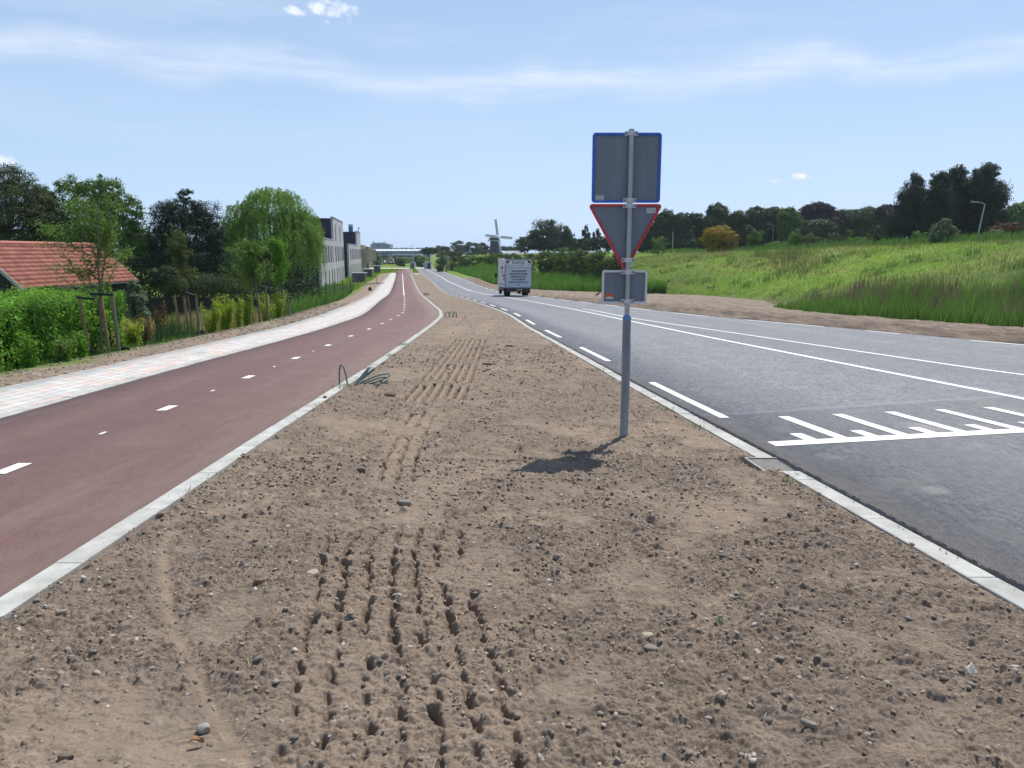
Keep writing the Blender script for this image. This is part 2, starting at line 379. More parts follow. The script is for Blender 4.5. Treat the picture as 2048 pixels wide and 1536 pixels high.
def mat_asphalt(name, base, light, red=False):
    m, nt = newmat(name); uv = coord(nt, 'UV'); co = coord(nt)
    fin = noise(nt, co, 190, 2, .8); f2 = noise(nt, co, 75, 3, .75); mid = noise(nt, co, 2.2, 5, .6)
    big = noise(nt, co, .35, 4, .55, (1, .22, 1))
    fin = mth(nt, 'MULTIPLY_ADD', noise(nt, co, 16, 5, 1.0, (1.3, .5, 1)), .62, mth(nt, 'MULTIPLY', fin, .38))
    c = ramp(nt, fin, [(.42, tuple(v*.15 for v in base)), (.5, base), (.58, light)] if not red else [(.34, tuple(v*.62 for v in base)), (.5, base), (.66, tuple(v*1.25 for v in base))])
    c = mixc(nt, mth(nt, 'MULTIPLY', ramp(nt, f2, [(.38, 1.), (.52, 0.)]), .5), c, tuple(v*.4 for v in base))
    c = mixc(nt, ramp(nt, mid, [(.45, 0.), (.75, .28)]), c, light)
    c = mixc(nt, ramp(nt, big, [(.5, 0.), (.7, .22)]), c, tuple(v*.62 for v in base))
    sp_ = ramp(nt, noise(nt, co, 60, 1, .5), [(.775, 0.), (.79, 1.)])
    c = mixc(nt, mth(nt, 'MULTIPLY', sp_, .6), c, (.45, .43, .40))
    if not red:
        # rougher course before the give-way seam; its lack of grazing sheen painted as darkness
        sy = nd(nt, 'ShaderNodeSeparateXYZ', Vector=co)
        ln = mth(nt, 'SUBTRACT', sy.outputs[1], mth(nt, 'MULTIPLY_ADD', sy.outputs[0], .335, 7.75))
        near = mth(nt, 'LESS_THAN', ln, 0.)
        c = mixc(nt, mth(nt, 'MULTIPLY', near, .40), c, tuple(v*.5 for v in base))
        c = mixc(nt, mth(nt, 'MULTIPLY', mth(nt, 'MULTIPLY', near, ramp(nt, mid, [(.52, 0.), (.66, 1.)])), .4), c, (.17, .155, .13))
        dl = mth(nt, 'ABSOLUTE', mth(nt, 'ADD', ln, mth(nt, 'MULTIPLY_ADD', noise(nt, co, 3, 4, .6), .24, -.12)))
        c = mixc(nt, ramp(nt, dl, [(.0, .6), (.11, 0.)]), c, (.20, .215, .25))
        for px, py, r in ((2.75, 6.45, .16), (3.05, 5.35, .15), (4.3, 7.8, .3), (2.35, 8.05, .1)):
            q = nd(nt, 'ShaderNodeVectorMath', dict(operation='DISTANCE'), i0=co, i1=(px, py, float(zc(py))+.03)).outputs['Value']
            q = mth(nt, 'ADD', q, mth(nt, 'MULTIPLY_ADD', noise(nt, co, 9, 5, .7), .5, -.25))
            c = mixc(nt, ramp(nt, mth(nt, 'DIVIDE', q, r), [(.3, .42), (1., 0.)]), c, (.30, .285, .26))
    uvn = noise(nt, nd(nt, 'ShaderNodeMapping', Vector=uv, Scale=(.03, 1.1, 1)).outputs[0], 1, 4, .6)
    c = mixc(nt, ramp(nt, uvn, [(.42, .30), (.56, 0.)]), c, tuple(v*.55 for v in base))
    lat_ = nd(nt, 'ShaderNodeSeparateXYZ', Vector=uv).outputs[1]
    ds = noise(nt, nd(nt, 'ShaderNodeMapping', Vector=uv, Scale=(1.4, 5, 1)).outputs[0], 1, 6, .7)
    if red: md = ramp(nt, mth(nt, 'ADD', lat_, mth(nt, 'MULTIPLY_ADD', ds, .9, -.45-2.75)), [(0, 0.), (.55, .45)])
    else: md = ramp(nt, mth(nt, 'ADD', lat_, mth(nt, 'MULTIPLY_ADD', ds, .7, -.35)), [(0, .4), (.30, 0.)])
    c = mixc(nt, md, c, (.24, .19, .155))
    st_ = noise(nt, nd(nt, 'ShaderNodeMapping', Vector=uv, Scale=(.25, 2.2, 1), Location=(3, 1, 0)).outputs[0], 1, 6, .65)
    c = mixc(nt, ramp(nt, st_, [(.55, 0.), (.72, .22)]), c, (.26, .22, .19) if red else (.24, .24, .24))
    nb = bump(nt, mth(nt, 'ADD', f2, mth(nt, 'MULTIPLY', fin, .9)), .8, .010)
    out(nt, princ(nt, c, .62 if not red else .75, .5 if not red else .3, 0, nb).outputs[0]); return m
M_road = mat_asphalt('road_asphalt', (.122, .126, .139), (.29, .297, .31))
M_cyc = mat_asphalt('red_asphalt', (.160, .088, .080), (.225, .150, .138), True)
def mat_paver():
    m, nt = newmat('pavement_tiles'); uv = coord(nt, 'UV'); co = coord(nt)
    b = nd(nt, 'ShaderNodeTexBrick', dict(offset=.5, offset_frequency=2), Vector=uv, Color1=(0, 0, 0, 1), Color2=(1, 1, 1, 1), Mortar=(0, 0, 0, 1),
           Scale=1, Mortar_Size=.006, Brick_Width=.30, Row_Height=.20)
    rnd = b.outputs['Color']; mort = b.outputs['Fac']
    c = ramp(nt, rnd, [(0, (.46, .455, .44)), (.3, (.36, .37, .375)), (.38, (.56, .55, .52)), (.62, (.58, .47, .42)), (.85, (.56, .42, .36)), (1, (.52, .51, .49))], 'CONSTANT')
    patch = noise(nt, co, .8, 4, .6)
    c = mixc(nt, ramp(nt, patch, [(.4, .5), (.6, 0.)]), c, (.51, .50, .48))
    c = mixc(nt, mth(nt, 'MULTIPLY', noise(nt, co, 40, 4, .7), .35), c, (.30, .28, .26))
    c = mixc(nt, mort, c, (.11, .10, .09))
    out(nt, princ(nt, c, .85, .25, 0, bump(nt, mth(nt, 'SUBTRACT', 1., mort), .6, .006)).outputs[0]); return m
M_pave = mat_paver()
M_kerb = simple('kerb_concrete', (.37, .37, .345), .85, .25, var=.22, scale=5, bmp=.25, bscale=90, dirt=(.22, .18, .14))
def mat_paint():
    m, nt = newmat('road_paint'); co = coord(nt)
    n = noise(nt, co, 40, 5, .7); wear = ramp(nt, noise(nt, co, 22, 6, .8), [(.58, 0.), (.70, .65)])
    c = ramp(nt, n, [(.3, (.62, .62, .59)), (.7, (.80, .80, .77))])
    c = mixc(nt, wear, c, (.14, .14, .14))
    out(nt, princ(nt, c, .6, .4, 0, bump(nt, n, .3, .003)).outputs[0]); return m
M_paint = mat_paint()

# ------------------------------------------------------------------ ground sheet to the horizon
def graded(lo, hi, fine_lo, fine_hi, step, growth=1.09):
    a = list(np.arange(fine_lo, fine_hi, step)); s = step; v = a[-1]
    while v < hi: s *= growth; v += s; a.append(v)
    s = step; v = a[0]; b = []
    while v > lo: s *= growth; v -= s; b.append(v)
    return np.array(b[::-1]+a)
gx = graded(-4500, 4500, -34, 62, .42, 1.10); gy = graded(-60, 6000, -12, 130, .55, 1.045)
GX, GY = np.meshgrid(gx, gy)
GZ = terrain(GX, GY)
sR = GX-xG(GY); sL = paveL(GY)-GX
jit = .5*fbm(GX*.9, GY*.9, 31, 3)
dirtR = smooth((-sR+.2+jit*1.2)/.5)*(GY < 150)*(GX > roadR(GY)-1)
heap = ((GX > 10) & (GX < 30) & (GY > 43) & (GY < 96))*smooth((3.5-sR+jit*2)/1.2)*smooth((GY-43)/6)
path_t = smooth(1-np.abs(GX-(14+.02*(GY-90)))/2.0)*(GY > 92)*(GY < 150)
dw = np.interp(GY, [0, 15, 24, 46, 70, 200], [1.15, 1.35, 1.7, 1.6, 2.2, 2.5])
dirtL = smooth((dw-sL+jit)/.4)*(GY < 190)
dirt_mask = np.clip(np.maximum.reduce([dirtR*(sR < .6), heap, dirtL*(sL > -1), path_t*.8]), 0, 1)
dirt_mask = np.where((GY > 195), 0, dirt_mask); dirt_mask = np.where((sL <= .1) & (GX <= roadR(GY)+.4) & (GY < 262), 1, dirt_mask)
tag(grid_mesh('ground', GX, GY, GZ, M_ground, attr={'dirt': dirt_mask}), kind='structure')

# ------------------------------------------------------------------ road, cycle path, pavement, kerbs
def strip(name, fl, fr, ys, dz, mat, ncol=7, jl=0, jr=0, thick=.1, kind='structure'):
    ys = np.asarray(ys, float); t = np.linspace(0, 1, ncol)
    L = fl(ys); R = fr(ys)
    if jl: L = L + jl*fbm(ys*5, ys*0+3.3, 41, 3, .6)
    if jr: R = R + jr*fbm(ys*7, ys*0+9.3, 47, 3)
    X = L[:, None]+(R-L)[:, None]*t; Y = np.repeat(ys[:, None], ncol, 1); Z = zc(Y)+dz
    X = np.concatenate([X[:, :1], X, X[:, -1:]], 1); Y = np.concatenate([Y[:, :1], Y, Y[:, -1:]], 1)
    Z = np.concatenate([Z[:, :1]-thick, Z, Z[:, -1:]-thick], 1)
    arc = np.concatenate([[0], np.cumsum(np.hypot(np.diff(ys), np.diff((L+R)/2)))])
    U = X-L[:, None]; Vv = np.repeat(arc[:, None], X.shape[1], 1)
    o = grid_mesh(name, X, Y, Z, mat, uv=(Vv, U), smooth=False)
    return tag(o, kind=kind)
ysN = np.concatenate([np.arange(-30, 1.5, .5), np.arange(1.5, 14, .02), np.arange(14, 60, .12), np.arange(60, 262, .6)])
ysC = np.concatenate([np.arange(-30, 2, .5), np.arange(2, 60, .15), np.arange(60, 186, .6)])
strip('road', lambda y: rkO(y)+.158, lambda y: roadR(y)+.22, ysN, .034, M_road, 9, jl=.010, jr=.10)
strip('cycle_path', lambda y: cycL(y)+.0, lambda y: cycR(y), ysC, 0.0, M_cyc, 5)
strip('pavement', lambda y: paveL(y)+.06, lambda y: cycL(y)-.155, ysC, .012, M_pave, 4)
# concrete bands, laid stone by stone with a hairline gap
def kerb_row(name, fx, wd, y0, y1, dz, gap=.006, skip=None, thick=.16, length=1.0):
    mb = MB(); y = y0; r = random.Random(5)
    while y < y1:
        ln = length*(1 if y < 60 else 2); y2 = min(y+ln, y1); cuts = [(y+gap/2, y2-gap/2)]
        if skip and y < skip[1] and y2 > skip[0]: cuts = [(y+gap/2, skip[0]), (skip[1], y2-gap/2)]
        for a, b in cuts:
            if b-a < .04: continue
            xa, xb = float(fx(a)), float(fx(b)); za, zb = float(zc(a)), float(zc(b))
            j = r.uniform(-.002, .002) if y < 60 else 0; k = r.uniform(-.003, .003)
            V = [(xa+j, a, za+dz+k), (xa+wd+j, a, za+dz+k), (xb+wd+j, b, zb+dz+k), (xb+j, b, zb+dz+k)]
            c = .005
            V2 = [(xa+j+c, a+c, za+dz+k+.004), (xa+wd+j-c, a+c, za+dz+k+.004), (xb+wd+j-c, b-c, zb+dz+k+.004), (xb+j+c, b-c, zb+dz+k+.004)]
            D = [(p[0], p[1], p[2]-thick) for p in V]
            F = [(4, 5, 6, 7)]+[(i, (i+1) % 4, (i+1) % 4+4, i+4) for i in range(4)]+[(i+8, (i+1) % 4+8, (i+1) % 4, i) for i in range(4)]
            mb.add(V+V2+D, F)
        y = y2
    return tag(mb.build(name, M_kerb), kind='structure')
kerb_row('kerb', rkO, .152, -20.2, 250, .002, skip=(6.055, 6.505))
kerb_row('kerb', cycR, .15, -20, 184, .006)
kerb_row('kerb', lambda y: cycL(y)-.15, .145, -20, 184, .008)
kerb_row('kerb', lambda y: paveL(y), .055, -20, 184, .010)

# painted markings: sheets 4 mm above the asphalt
def mark_line(mb, fx, wd, y0, y1, dz, n=None):
    n = n or max(2, int((y1-y0)/.5)+1); ys = np.linspace(y0, y1, n)
    x = fx(ys); d = np.gradient(x, ys) if n > 2 else np.full(n, (x[-1]-x[0])/(y1-y0))
    ww = wd*np.sqrt(1+d*d)
    V = np.stack([np.stack([x-ww/2, ys, zc(ys)+dz], -1), np.stack([x+ww/2, ys, zc(ys)+dz], -1)], 1).reshape(-1, 3)
    mb.add(V, [(2*i, 2*i+1, 2*i+3, 2*i+2) for i in range(n-1)])
def quad(mb, P, dz):
    mb.add([(p[0], p[1], float(zc(p[1]))+dz) for p in P], [(0, 1, 2, 3)])
RZ = .034+.0045
mb = MB()
for k in range(0, 42):                     # edge dashes, 3 m paint, 3 m gap
    y0 = 8.33+k*5.97; mark_line(mb, lambda y: rkO(y)+.152+.22, .11, y0, y0+2.95, RZ)
tag(mb.build('edge_dash_marking', M_paint, fixn=False), kind='structure')
c1f = PL([(8.6, -8), (7.2, 4), (6.57, 9.7), (6.12, 13.2), (5.3, 19.7), (4.36, 28.4), (3.84, 33.6), (3.1, 40.5), (1.75, 51), (-.35, 66), (-2.35, 79), (-4.6, 92), (-7.4, 111.4), (-11, 133.4), (-14.95, 161.4), (-19.52, 191), (-28.78, 250.4)])
c2f = PL([(14.5, -8), (10.6, 4), (8.22, 12.2), (7.95, 13.2), (6.22, 22.8), (4.8, 30.2), (4.08, 38), (3.5, 42)])
mb = MB(); mark_line(mb, c1f, .13, -5, 249, RZ); mark_line(mb, c2f, .11, -5, 40.5, RZ)
tag(mb.build('centre_line_marking', M_paint, fixn=False), kind='structure')
mb = MB()
for (a, b) in [(14.0, 19.3), (21.6, 23.0), (24.9, 29.3), (32.0, 35.6), (38.5, 42)]+[(44+k*6.0, 47.1+k*6.0) for k in range(34)]:
    mark_line(mb, lambda y: roadR(y)-.02, .11, a, b, RZ)
tag(mb.build('right_edge_marking', M_paint, fixn=False), kind='structure')
mb = MB()
def sp_(u): return (2.42+u, 6.86+u*.236)            # along the base bar
bd = Vector((1, .236)).normalized()
quad(mb, [sp_(0), sp_(9.5), (sp_(9.5)[0]-.03, sp_(9.5)[1]+.19), (2.40, 7.05)], RZ)
for i in range(11):
    bx, by = 3.13+i*.665, 7.10+i*.665*.236; e = 1
    quad(mb, [(bx, by), (bx+.13, by+.03), (bx-.17+.13, by+1.31), (bx-.17, by+1.29)], RZ+.0005)
    bx, by = 2.80+i*.665, 7.03+i*.665*.236
    quad(mb, [(bx, by), (bx+.13, by+.03), (bx-.055+.13, by+.43), (bx-.055, by+.40)], RZ+.0005)
tag(mb.build('give_way_marking', M_paint, fixn=False), kind='structure')
mb = MB(); cc = PL([(-4.0, -10), (-4.13, 6.1), (-4.19, 9), (-4.22, 12), (-4.30, 15), (-4.38, 18.2), (-4.47, 21.3), (-4.52, 24.4), (-4.6, 27.4), (-4.81, 31), (-4.95, 34.1), (-5.25, 37.3), (-5.95, 42.6), (-8.27, 59.5), (-13.95, 99.7), (-26.0, 184.6)])
for k in range(-3, 24):
    y0 = 5.98+k*3.02; mark_line(mb, cc, .12, y0, y0+.36+max(0, y0-30)*.012, .0045, 2)
mark_line(mb, cc, .10, 78, 184, .0045)
for k in range(2, 9):
    if k % 2 == 0: mark_line(mb, cc, .035, 4.55+k*1.51, 4.55+k*1.51+.13, .0045, 2)
tag(mb.build('cycle_path_dash_marking', M_paint, fixn=False), kind='structure')
mb = MB()
quad(mb, [(-23.2, 183.6), (-22.3, 183.6), (-22.6, 187), (-23.5, 187)], .03); quad(mb, [(-28.6, 183.6), (-27.6, 183.6), (-27.9, 187), (-28.9, 187)], .03)
tag(mb.build('path_end_marking', M_paint, fixn=False), kind='structure')
M_conc = simple('pale_concrete', (.46, .455, .43), .85, .2, var=.15, scale=3)
strip('cross_road', lambda y: -86+0*y, lambda y: -26.5+0*y, np.arange(238, 252, 1.), .05, M_conc, 5, thick=.1)
strip('path_apron', lambda y: cycL(y)-.6-(y-186)*.14, lambda y: cycR(y)+.2-(y-186)*.14, np.arange(186.2, 238, 1.), .02, M_cyc, 3)
strip('side_path', lambda y: np.full_like(y, -22.6), lambda y: rkO(y)-.3, np.arange(176.5, 181, .5), .02, M_conc, 3)

# ------------------------------------------------------------------ the dirt verge between the kerbs
trkC = [(1.0, -.30), (2.37, -.37), (3.25, -.53), (4.25, -.70), (4.6, -.69), (5.5, -.85), (5.95, -.92), (6.66, -.98), (8.7, -1.04), (10.7, -1.03), (19.8, -1.08), (25, -1.3), (40, -2)]
def track_x(y): return np.interp(y, [p[0] for p in trkC], [p[1] for p in trkC])
WM = [(1.5, -.45), (2.0, -.72), (2.37, -.93), (2.62, -1.12), (2.9, -1.31), (3.4, -1.6), (4.25, -2.03), (4.7, -2.15)]
def dirt_fields(x, y, lod):
    """height above the corridor, lump tone (-1 none), smoothness"""
    h = .024*fbm(x*1.1, y*.9, 11, 3) + .012*fbm(x*4.5, y*4.5, 12, 3)
    patch = fbm(x*.8, y*.7, 77, 3)
    soft = smooth((patch-.10)/.30)*.6                             # sandy spots with fewer lumps
    # thin bicycle wheel track on the left
    wx = np.interp(y, [p[0] for p in WM], [p[1] for p in WM]); wt = np.exp(-((x-wx-.02*perlin(y*3, y*0, 2))/.05)**2)*smooth((4.9-y)/.6)
    h -= .014*wt; soft = np.maximum(soft, wt*(.75+.5*perlin(y*5, x*5, 6)))
    # tractor tyre lugs
    cxm = track_x(y); d = x-cxm
    segA = smooth((4.75-y)/.25)*(y < 5); segB = smooth((y-5.55)/.3)*smooth((8.95-y)/.2); segC = smooth((y-9.4)/.4)*smooth((19.9-y)/.3)
    half = .47*segA+.22*segB+.46*segC
    lat = smooth((half-np.abs(d))/.09)*np.clip(segA+segB+segC, 0, 1)
    lat *= smooth((fbm(x*1.6, y*1.1, 91, 2)+.42)/.25)
    pitch_c, pitch_r = .128, .150
    ci = np.floor(d/pitch_c+.5); du = d/pitch_c-ci
    rr = (y+ci*.052)/pitch_r; ri = np.floor(rr+.5)
    jx = (hrand(ci, ri, 5)-.5)*.26; jy = (hrand(ci, ri, 6)-.5)*.30
    dv = rr-ri; a = (du-jx); b = (dv-jy)
    sz = .62+.5*hrand(ci, ri, 8)
    on = (hrand(ci, ri, 7) < .96)
    a = a+.07*perlin(x*13, y*13, 3)+.10*b
    q = (a*a)/(.15*sz)**2+(b*b)/(.36*sz)**2
    q = q*np.clip(1+.9*perlin(x*24, y*24, 46), .3, 2.2)
    hole = np.exp(-q**1.9)*on
    ragged = np.exp(-q*.35)*on
    cols = np.exp(-((np.abs(du)-.5)/.20)**2)
    h = h*(1-.55*lat)
    h += lat*(-.062*hole*np.clip(sz, .5, 1.2)*(1+.9*segC) - .050*segC*(1-cols)*np.exp(-(du/.3)**2))
    seam = np.exp(-((du-.08*perlin(x*3, y*9, 44))/.085)**2)*smooth((y-2.9)/.5)*smooth(perlin(x*2.1, y*4.5, 45)*2.2+.75)
    h -= lat*.026*seam
    # flaky, sideways-torn edges round every lug
    h += lat*ragged*(1-hole)*.011*perlin(x*14, y*75, 4) + lat*.005*perlin(x*7+3*perlin(x*3, y*9, 4), y*52, 6)
    wp = y*30+1.3*perlin(x*7, y*11, 14)+2.2*perlin(x*1.7, y*3, 15); sw = wp-np.floor(wp)
    lvl = np.clip(.55+perlin(x*5, np.floor(wp)*3.7, 16)*1.5, 0, 1.3)
    h += -sw*lvl*(lat*.015*(.40+.60*smooth((y-2.7)/.8)) + (1-lat)*.0035*(y < 13))
    # faint tyre marks farther on
    far = smooth((y-21.5)/1)*smooth((26.5-y)/1)*(np.exp(-((x+1.75)/.28)**2)+np.exp(-((x+.8)/.26)**2))
    h -= .012*far*(.5+.5*np.cos(x*70)); soft = np.maximum(soft, far*.8)
    soft = np.maximum(soft, lat*(.66*segA+.86*segB+.9*segC))
    rough = 1-soft*.8
    tone = np.full_like(x, -1.)
    layers = [(.16, 21, .10, .10, .26, .8)] if lod > 2 else []
    layers = [(.23, 21, .16, .06, .17, .75), (.083, 22, .18, .10, .26, .8)]
    for cell, seed, prob, r0, r1, amp in layers:
        ch, ct = clods(x, y, cell, seed, prob, r0, r1)
        k = rough if cell < .1 else (rough > .55)*1.
        thr = hrand(np.floor(x/cell), np.floor(y/cell), seed+9)
        up = ch*amp*k
        better = up > .0012
        tone = np.where(better & (up > h*0+.0016), ct, tone)
        h = h+up
    # crumb structure: puffy lumps with sharp creases between them
    wx_ = x+.02*perlin(x*11, y*11, 70); wy_ = y+.02*perlin(x*11+5, y*11, 71)
    cl = smooth((fbm(x*1.9, y*1.5, 72, 3)+.40)/.45)          # where the clods lie thick
    rg = rough*(.45+.75*cl)+lat*(.36*segA+.08)
    h += rg*(.026*np.abs(perlin(wx_*13, wy_*14, 62))+.018*np.abs(perlin(wx_*29, wy_*31, 61))+.009*np.abs(perlin(wx_*63, wy_*66, 65)))
    h += rough*.016*fbm(x*7, y*7, 64, 2)
    if lod < 2: h += (.25+.75*rg)*.0052*np.abs(perlin(x*135, y*135, 63))
    return h, tone, np.clip(soft, 0, 1)
def dirt_patch(name, ys, ncol, lod):
    ys = np.asarray(ys); t = np.linspace(0, 1, ncol)
    L = cycR(ys)+.152; R = rkO(ys)-.002
    Rr = np.where((ys > 6.0) & (ys < 6.55), R, R)
    X = L[:, None]+(Rr-L)[:, None]*t; Y = np.repeat(ys[:, None], ncol, 1)
    h, tone, soft = dirt_fields(X, Y, lod)
    e = np.minimum(X-L[:, None], R[:, None]-X)
    h = h*np.clip(.25+e/.12, 0, 1)
    h = h - .012*np.exp(-e/.05)+.002
    h -= .05*smooth((X-1.955)/.02)*smooth((Y-6.04)/.02)*smooth((6.54-Y)/.02)
    # the sign post's foot heaves the ground a little
    h += .02*np.exp(-((X-1.1)**2+(Y-7.36)**2)/.02)
    return tag(grid_mesh(name, X, Y, zc(Y)+h-.004, M_dirt, attr={'tone': tone, 'smooth': soft}), kind='structure')
def yrows(a, b, f): 
    v = [a]
    while v[-1] < b: v.append(v[-1]+f(v[-1]))
    v[-1] = b; return v
dirt_patch('dirt_verge', yrows(-20, 1.3, lambda y: .12), 90, 3)
dirt_patch('dirt_verge', yrows(1.3, 4.6, lambda y: .0042+.0003*y), 1050 if HQ else 500, 0)
dirt_patch('dirt_verge', yrows(4.6, 12.5, lambda y: .0018*y), 560, 1)
dirt_patch('dirt_verge', yrows(12.5, 21, lambda y: .0022*y), 280, 2)
dirt_patch('dirt_verge', yrows(21, 250, lambda y: .0045*y), 150, 3)

# the torn, rutted bank of earth along the right edge of the road
def mat_bank():
    m, nt = newmat('bank_earth'); co = coord(nt)
    wt = nd(nt, 'ShaderNodeAttribute', dict(attribute_name='wet')).outputs['Fac']
    n = noise(nt, co, 1, 6, .7, (3.2, .5, 1)); f = noise(nt, co, 14, 5, .75)
    c = ramp(nt, n, [(.3, (.15, .115, .088)), (.5, (.235, .185, .145)), (.7, (.34, .28, .22))])
    c = mixc(nt, mth(nt, 'MULTIPLY', wt, .85), c, (.060, .043, .034))
    c = mixc(nt, mth(nt, 'MULTIPLY', ramp(nt, f, [(.38, 1.), (.52, 0.)]), .5), c, (.09, .068, .052))
    out(nt, princ(nt, c, .95, .12, 0, bump(nt, f, 1., .05)).outputs[0]); return m
M_bank = mat_bank()
yb = np.concatenate([np.arange(-30, 4, .5), np.arange(4, 60, .10), np.arange(60, 152, .4)]); sb = np.linspace(0, 1, 76)
Lb = roadR(yb)+.19; Rb = np.minimum(xG(yb)+.5, Lb+np.interp(yb, [0, 30, 60, 80, 110], [8, 8, 15, 18, 6])); Rb = np.maximum(Rb, Lb+1)
XB = Lb[:, None]+(Rb-Lb)[:, None]*sb; YB = np.repeat(yb[:, None], len(sb), 1); SB = XB-Lb[:, None]
wob = .12*fbm(YB*.5, YB*0+2, 3, 3)
hb = .05*smooth(SB/.25)+.10*np.exp(-((SB-.55-wob)/.28)**2)-.11*np.exp(-((SB-1.15-wob)/.2)**2)+.10*np.exp(-((SB-1.75+wob)/.35)**2)-.08*np.exp(-((SB-2.5+wob)/.25)**2)+.06*np.exp(-((SB-3.2)/.4)**2)-.07*np.exp(-((SB-4.4-wob)/.18)**2)
hb = 1.25*hb*(1+.9*fbm(XB*1.2, YB*.6, 8, 3)) + .05*fbm(XB*3.5, YB*1.6, 9, 4)+.035*np.abs(fbm(XB*9, YB*5, 10, 2))
tb = np.maximum(terrain(XB, YB), zc(YB)-.3)
ZB = tb+.03+hb*smooth((Rb[:, None]-XB)/.8)-.25*smooth((XB-Rb[:, None]+.5)/.5)
ZB[:, 0] -= .10
wet = np.exp(-((SB-.95-2*wob)/.50)**2)*smooth((YB-14)/6)*smooth((72-YB)/20)+.6*np.exp(-((SB-2.6-wob)/.25)**2)+.5*np.exp(-((SB-4.4-wob)/.16)**2)
wet = np.clip(wet*(1+1.2*fbm(XB*2, YB*.7, 13, 4)), 0, 1)
tag(grid_mesh('dirt_bank', XB, YB, ZB, M_bank, attr={'wet': wet}), kind='structure')

# loose stones in the dirt: far too many to count
def ico():
    import bmesh
    b = bmesh.new(); bmesh.ops.create_icosphere(b, subdivisions=1, radius=1)
    V = np.array([v.co[:] for v in b.verts]); F = np.array([[v.index for v in f.verts] for f in b.faces]); b.free(); return V, F
IV, IF = ico()
def pebbles(P, R, name, mat, flat=.6, sink=.25, kind='stuff', label=None, cat=None):
    n = len(P); m = len(IV)
    sc_ = R[:, None]*np.stack([rng.uniform(.75, 1.3, n), rng.uniform(.75, 1.3, n), rng.uniform(flat*.7, flat*1.2, n)], 1)
    V = IV[None]*(1+.28*(rng.random((n, m, 1))-.5)*2)
    V = V*sc_[:, None, :]; a = rng.uniform(0, 6.28, n); ca, sa = np.cos(a)[:, None], np.sin(a)[:, None]
    tl = rng.normal(0, .3, n)[:, None]
    x = V[..., 0]*ca-V[..., 1]*sa; y = V[..., 0]*sa+V[..., 1]*ca; z = V[..., 2]+x*tl
    V = np.stack([x, y, z], -1)+P[:, None, :]; V[..., 2] += (sc_[:, 2]*(1-2*sink))[:, None]*.5
    Fa = (IF[None]+(np.arange(n)*m)[:, None, None]).reshape(-1, 3)
    o = link(name, to_mesh(name, V.reshape(-1, 3), [Fa]), mat)
    return tag(o, label, cat, kind=kind)
def mat_pebble():
    m, nt = newmat('pebble'); r = nt.nodes.new('ShaderNodeNewGeometry').outputs['Random Per Island']; co = coord(nt)
    c = ramp(nt, r, [(0, (.14, .125, .108)), (.30, (.20, .172, .145)), (.55, (.27, .215, .165)), (.78, (.34, .275, .215)), (.90, (.31, .28, .25)), (.955, (.60, .57, .52)), (1, (.38, .19, .12))])
    c = mixc(nt, mth(nt, 'MULTIPLY', noise(nt, co, 60, 4, .7), .6), c, (.12, .095, .075))
    out(nt, princ(nt, c, .9, .2, 0, bump(nt, noise(nt, co, 160, 3, .7), .6, .004)).outputs[0]); return m
M_peb = mat_pebble()
def spread(n, ya, yb_, pw):
    y = ya+(yb_-ya)*rng.random(n)**pw; L = cycR(y)+.19; R = rkO(y)-.04
    return np.stack([L+(R-L)*rng.random(n), y], 1)
ps = np.concatenate([spread(52000, 1.5, 6.5, 1.15), spread(30000, 5, 18, 1.3), spread(7000, 14, 60, 1.3)])
# lumps gather in drifts
keep = (fbm(ps[:, 0]*1.9, ps[:, 1]*1.5, 72, 3)*1.1+.5*fbm(ps[:, 0]*7, ps[:, 1]*6, 56, 2)) > rng.uniform(-.55, .60, len(ps)); ps = ps[keep]
ps = ps[~((ps[:, 0] > 1.96) & (ps[:, 1] > 6.02) & (ps[:, 1] < 6.54))]
hh, _, sf = dirt_fields(ps[:, 0], ps[:, 1], 1); k = (rng.random(len(ps)) > sf*.7); ps = ps[k]; hh = hh[k]
Rr = .0030+.0125*rng.random(len(ps))**4.5; big = rng.random(len(ps)) < .012; Rr[big] *= 1.7
Rr *= np.clip(.75+ps[:, 1]*.07, .8, 1.9)
pebbles(np.concatenate([ps, (zc(ps[:, 1])+hh-.003)[:, None]], 1), Rr, 'gravel', M_peb)
# straw, twigs and root fibres
n = 1500; q = spread(n, 1.5, 12, 1.3); a = rng.uniform(0, PI, n); ln = rng.uniform(.008, .035, n); wd = rng.uniform(.0006, .0013, n)
hq, _, _ = dirt_fields(q[:, 0], q[:, 1], 1); z0 = zc(q[:, 1])+hq+.004
dx, dy = np.cos(a)*ln, np.sin(a)*ln; nx, ny = -np.sin(a)*wd, np.cos(a)*wd; tz = rng.uniform(-.003, .014, n)
V = np.stack([np.stack([q[:, 0]-dx+nx, q[:, 1]-dy+ny, z0], -1), np.stack([q[:, 0]-dx-nx, q[:, 1]-dy-ny, z0+.001], -1), np.stack([q[:, 0]+dx-nx, q[:, 1]+dy-ny, z0+tz], -1), np.stack([q[:, 0]+dx+nx, q[:, 1]+dy+ny, z0+tz+.001], -1)], 1).reshape(-1, 3)
M_straw = leafmat('straw', (.28, .2, .12), (.42, .34, .22), (.55, .48, .36), .1)
tag(link('straw', to_mesh('straw', V, [np.arange(4*n).reshape(n, 4)]), M_straw), kind='stuff')
# the gravelly strip left of the pavement
y = 7+45*rng.random(9000)**1.5; sl = rng.random(9000)*np.interp(y, [0, 24, 60], [1.4, 1.8, 1.9]); x = paveL(y)-.05-sl; k = fbm(x*1.5, y*1.2, 58, 3) > rng.uniform(-.5, .3, len(x)); x = x[k]; y = y[k]
pebbles(np.stack([x, y, terrain(x, y)-.004], 1), (.008+.03*rng.random(len(x))**2.5)*np.clip(.6+y*.02, .6, 1.3), 'gravel', M_peb)
